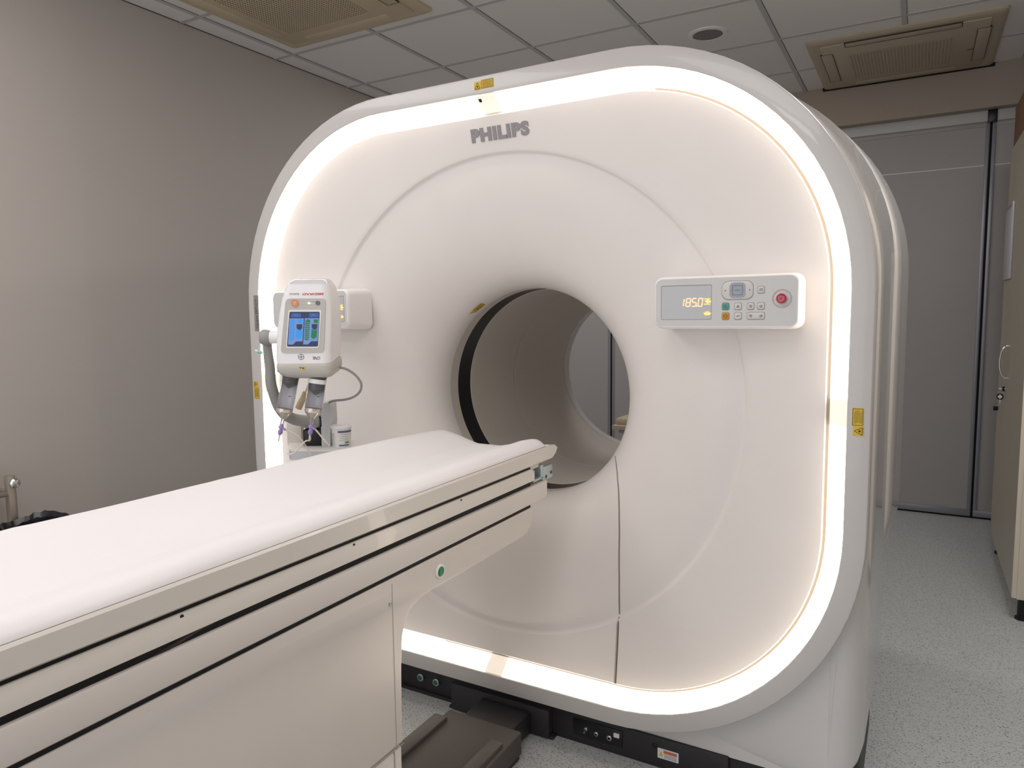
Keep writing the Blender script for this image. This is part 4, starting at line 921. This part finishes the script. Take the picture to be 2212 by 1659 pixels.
# ------------------------------------------------------------------ right: cabinet, box on it
cab = thing('storage_cabinet', 'tall beige laminate cabinet with closed doors against the right wall', 'cabinet', (0.62, 4.19, 0))
m = MB(); m.box(0.413, 0.845, 3.655, 4.715, 0.10, 2.188, CABE, 0.002); m.build('cabinet_body', cab)
def cdoor(y0, y1):
    m = MB(); m.box(0.395, 0.413, y0 + 0.002, y1 - 0.002, 0.104, 2.184, CABE, 0.001); dd_ = m.build('door', cab)
    m = MB(); m.box(0.3945, 0.3955, y0 + 0.004, y1 - 0.004, 0.106, 2.182, CAB); m.build('door_face', dd_); return dd_
dn = cdoor(3.655, 4.60); df = cdoor(4.60, 4.715)
m = MB(); m.tube(spline([(0.395, 4.30, 1.165), (0.382, 4.30, 1.162), (0.366, 4.30, 1.135), (0.360, 4.30, 1.085), (0.366, 4.30, 1.035), (0.382, 4.30, 1.008), (0.395, 4.30, 1.005)], 6), [0.007] * 6 + [0.0045] * 25 + [0.007] * 6, CHROME, 12); m.build('handle', dn)
lk = MB(); lk.lathe((0.395, 4.36, 0.945), (-1, 0, 0), [(0, 0.0125), (0.010, 0.0125), (0.012, 0.010)], BLACK, 20); lk.lathe((0.395, 4.36, 0.945), (-1, 0, 0), [(0, 0.0145), (0.003, 0.0145)], STEEL, 20); lk = lk.build('lock', dn)
ky = MB(); ky.box(0.372, 0.386, 4.358, 4.362, 0.942, 0.948, STEEL, 0.001); ky.lathe((0.372, 4.36, 0.945), (-1, 0, 0), [(0, 0.006), (0.004, 0.006)], STEEL, 14); ky.build('key_shank', lk)
kb = MB(); kb.lathe((0.376, 4.36, 0.905), (-0.5, -1, 0), [(0, 0.016), (0.002, 0.016)], BLACK, 20); kb.lathe((0.3755, 4.3575, 0.905), (-0.5, -1, 0), [(0.001, 0.012), (0.002, 0.012)], PAPER, 4); kb.box(0.3745, 0.3785, 4.3585, 4.3605, 0.858, 0.892, STEEL, 0.0005)
kb.tube([(0.376, 4.36, 0.92), (0.376, 4.36, 0.94)], 0.001, STEEL, 6)
tag(kb.build('key_tag'), 'small key with round black and white tag hanging from the cabinet lock', 'key')
k2 = MB(); k2.lathe((0.3945, 4.655, 0.81), (-1, 0, 0), [(0, 0.010), (0.012, 0.012), (0.018, 0.013), (0.022, 0.010)], BLACK, 20); k2.build('knob', df)
for x, y in ((0.44, 3.70), (0.81, 3.70), (0.44, 4.67), (0.81, 4.67)):
    m = MB(); m.lathe((x, y, 0), (0, 0, 1), [(0, 0.026), (0.010, 0.026), (0.014, 0.018), (0.085, 0.018), (0.10, 0.026)], BLACK if x < 0.5 else DGREY, 20); m.build('leg', cab)
m = MB(); m.box(0.384, 0.3940, 4.36, 4.66, 1.50, 1.88, mat('sleeve', (196, 196, 200), 0.2, alpha=1.0), 0.002); m.box(0.3835, 0.3845, 4.37, 4.65, 1.86, 1.875, ALU)
tag(m.build('document_holder'), 'pale plastic document sleeve hanging on the cabinet door', 'document sleeve')
m = MB(); m.box(0.396, 0.80, 4.02, 4.61, 2.189, 2.379, CARD, 0.003); m.box(0.3955, 0.80, 4.02, 4.61, 2.372, 2.3795, CARD); bx = m.build('cardboard_box'); tag(bx, 'brown cardboard box on top of the tall beige cabinet', 'box')
# beige trolley seen through the bore
bt = thing('instrument_cart', 'beige moulded cart seen through the scanner bore', 'cart', (-1.6, 4.6, 0))
m = MB(); m.loft([[(x, y, z) for x, y in ((-1.765, 4.45), (-1.35, 4.45), (-1.35, 4.95), (-1.765, 4.95))] for z in (0.575, 0.60)] , mat('cart_beige', (196, 180, 160), 0.5)); m.box(-1.76, -1.35, 4.50, 4.95, 0.595, 0.645, _M['cart_beige'], 0.015); m.build('cart_top', bt)
m = MB(); m.box(-1.735, -1.38, 4.49, 4.92, 0.545, 0.572, _M['cart_beige'], 0.008); m.build('cart_shelf', bt)
m = MB(); m.box(-1.62, -1.50, 4.60, 4.80, 0.05, 0.56, _M['cart_beige'], 0.01); m.box(-1.78, -1.38, 4.5, 4.9, 0.03, 0.07, DGREY, 0.01); m.build('cart_column', bt)
for x, y in ((-1.74, 4.54), (-1.42, 4.54), (-1.74, 4.86), (-1.42, 4.86)):
    m = MB(); m.lathe((x - 0.008, y, 0.018), (1, 0, 0), [(0, 0.018), (0.016, 0.018)], BLACK, 16); m.build('caster', bt)

# ------------------------------------------------------------------ ceiling units
def ac_unit(name, label, cx, cy, bm1, nh, rot, holes, open_sides, bar):
    """square cassette; louvres on four sides; grille of small holes in the middle"""
    t = thing(name, label, 'air conditioner', (cx, cy, ROOM_H)); Hh = 0.465
    X_ = Matrix.Translation((cx, cy, ROOM_H)) @ Matrix.Rotation(rot, 4, 'Z')
    m = MB(X_); m.loft([[(p[0], p[1], z) for p in rrect(-Hh + e, Hh - e, -Hh + e, Hh - e, 0.02, 5)] for z, e in ((0.001, 0.0), (-0.010, 0.0), (-0.018, 0.012), (-0.019, 0.034))], bm1, False, True); m.build('frame', t)
    m = MB(X_); g1 = 0.40
    m.box(-g1, g1, -g1, g1, -0.026, -0.018, bm1, 0.004); pn = m.build('intake_panel', t)
    for k in range(4):
        R_ = X_ @ Matrix.Rotation(k * PI / 2, 4, 'Z')
        m = MB(R_); m.box(-0.27, 0.27, -0.405, -0.345, -0.0275, -0.024, bm1, 0.001)
        if k not in open_sides: m.build('louvre', t); continue
        m.box(-0.275, 0.275, -0.408, -0.400, -0.0268, -0.02, ACD); m.box(-0.275, -0.27, -0.405, -0.345, -0.0268, -0.024, ACD); m.box(0.27, 0.275, -0.405, -0.345, -0.0268, -0.024, ACD); m.box(-0.27, 0.27, -0.347, -0.344, -0.0285, -0.026, ACD)
        m.build('louvre', t)
    m = MB(X_); x0, x1, y0, y1 = holes
    m.box(x0, x1, y0, y1, -0.0275, -0.0262, ACD); m.build('grille_backing', pn)
    m = MB(X_); wx = (x1 - x0) / nh
    for i in range(nh + 1): m.box(x0 + i * wx - wx * bar, x0 + i * wx + wx * bar, y0, y1, -0.0292, -0.0274, bm1)
    nv = int(round((y1 - y0) / wx))
    for i in range(nv + 1): yy_ = y0 + (y1 - y0) * i / nv; m.box(x0, x1, yy_ - wx * bar, yy_ + wx * bar, -0.0291, -0.0274, bm1)
    m.build('grille', pn)
    return t, pn, X_
t, pn, X_ = ac_unit('ceiling_air_conditioner', 'beige square ceiling air conditioner near the left wall, cropped by top edge', -2.555, 2.485, ACB, 34, 0, (-0.300, 0.215, -0.29, 0.280), (0, 1), 0.19)
t, pn, X_ = ac_unit('ceiling_air_conditioner', 'beige square ceiling air conditioner at the far right above the partition', -0.135, 4.825, ACB2, 30, 0, (-0.265, 0.240, -0.20, 0.245), (0, 1, 3), 0.22)
m = MB(X_); m.box(0.315, 0.345, 0.05, 0.058, -0.0275, -0.025, BLACK); m.build('status_window', pn)
# dark gap where the far unit meets the bulkhead
m = MB(); m.box(-0.61, 0.34, YB - 0.012, YB - 0.001, ROOM_H - 0.022, ROOM_H - 0.0005, DARK); struct(m.build('trim_4'))
sp_ = thing('ceiling_speaker', 'round white ceiling speaker with grey grille', 'speaker', (-1.03, 3.955, ROOM_H))
m = MB(); m.lathe((-1.03, 3.955, ROOM_H + 0.001), (0, 0, -1), [(0, 0.102), (0.006, 0.100), (0.010, 0.088), (0.009, 0.078), (0.003, 0.078)], WHITEM, 44, False); m.build('bezel_ring', sp_)
m = MB(); m.lathe((-1.03, 3.955, ROOM_H), (0, 0, -1), [(0.001, 0.079), (0.005, 0.079), (0.007, 0.05), (0.0075, 0.0)], mat('speaker_grille', (128, 124, 120), 0.7, bump=0.5, bscale=900), 44, False); m.build('speaker_grille', sp_)
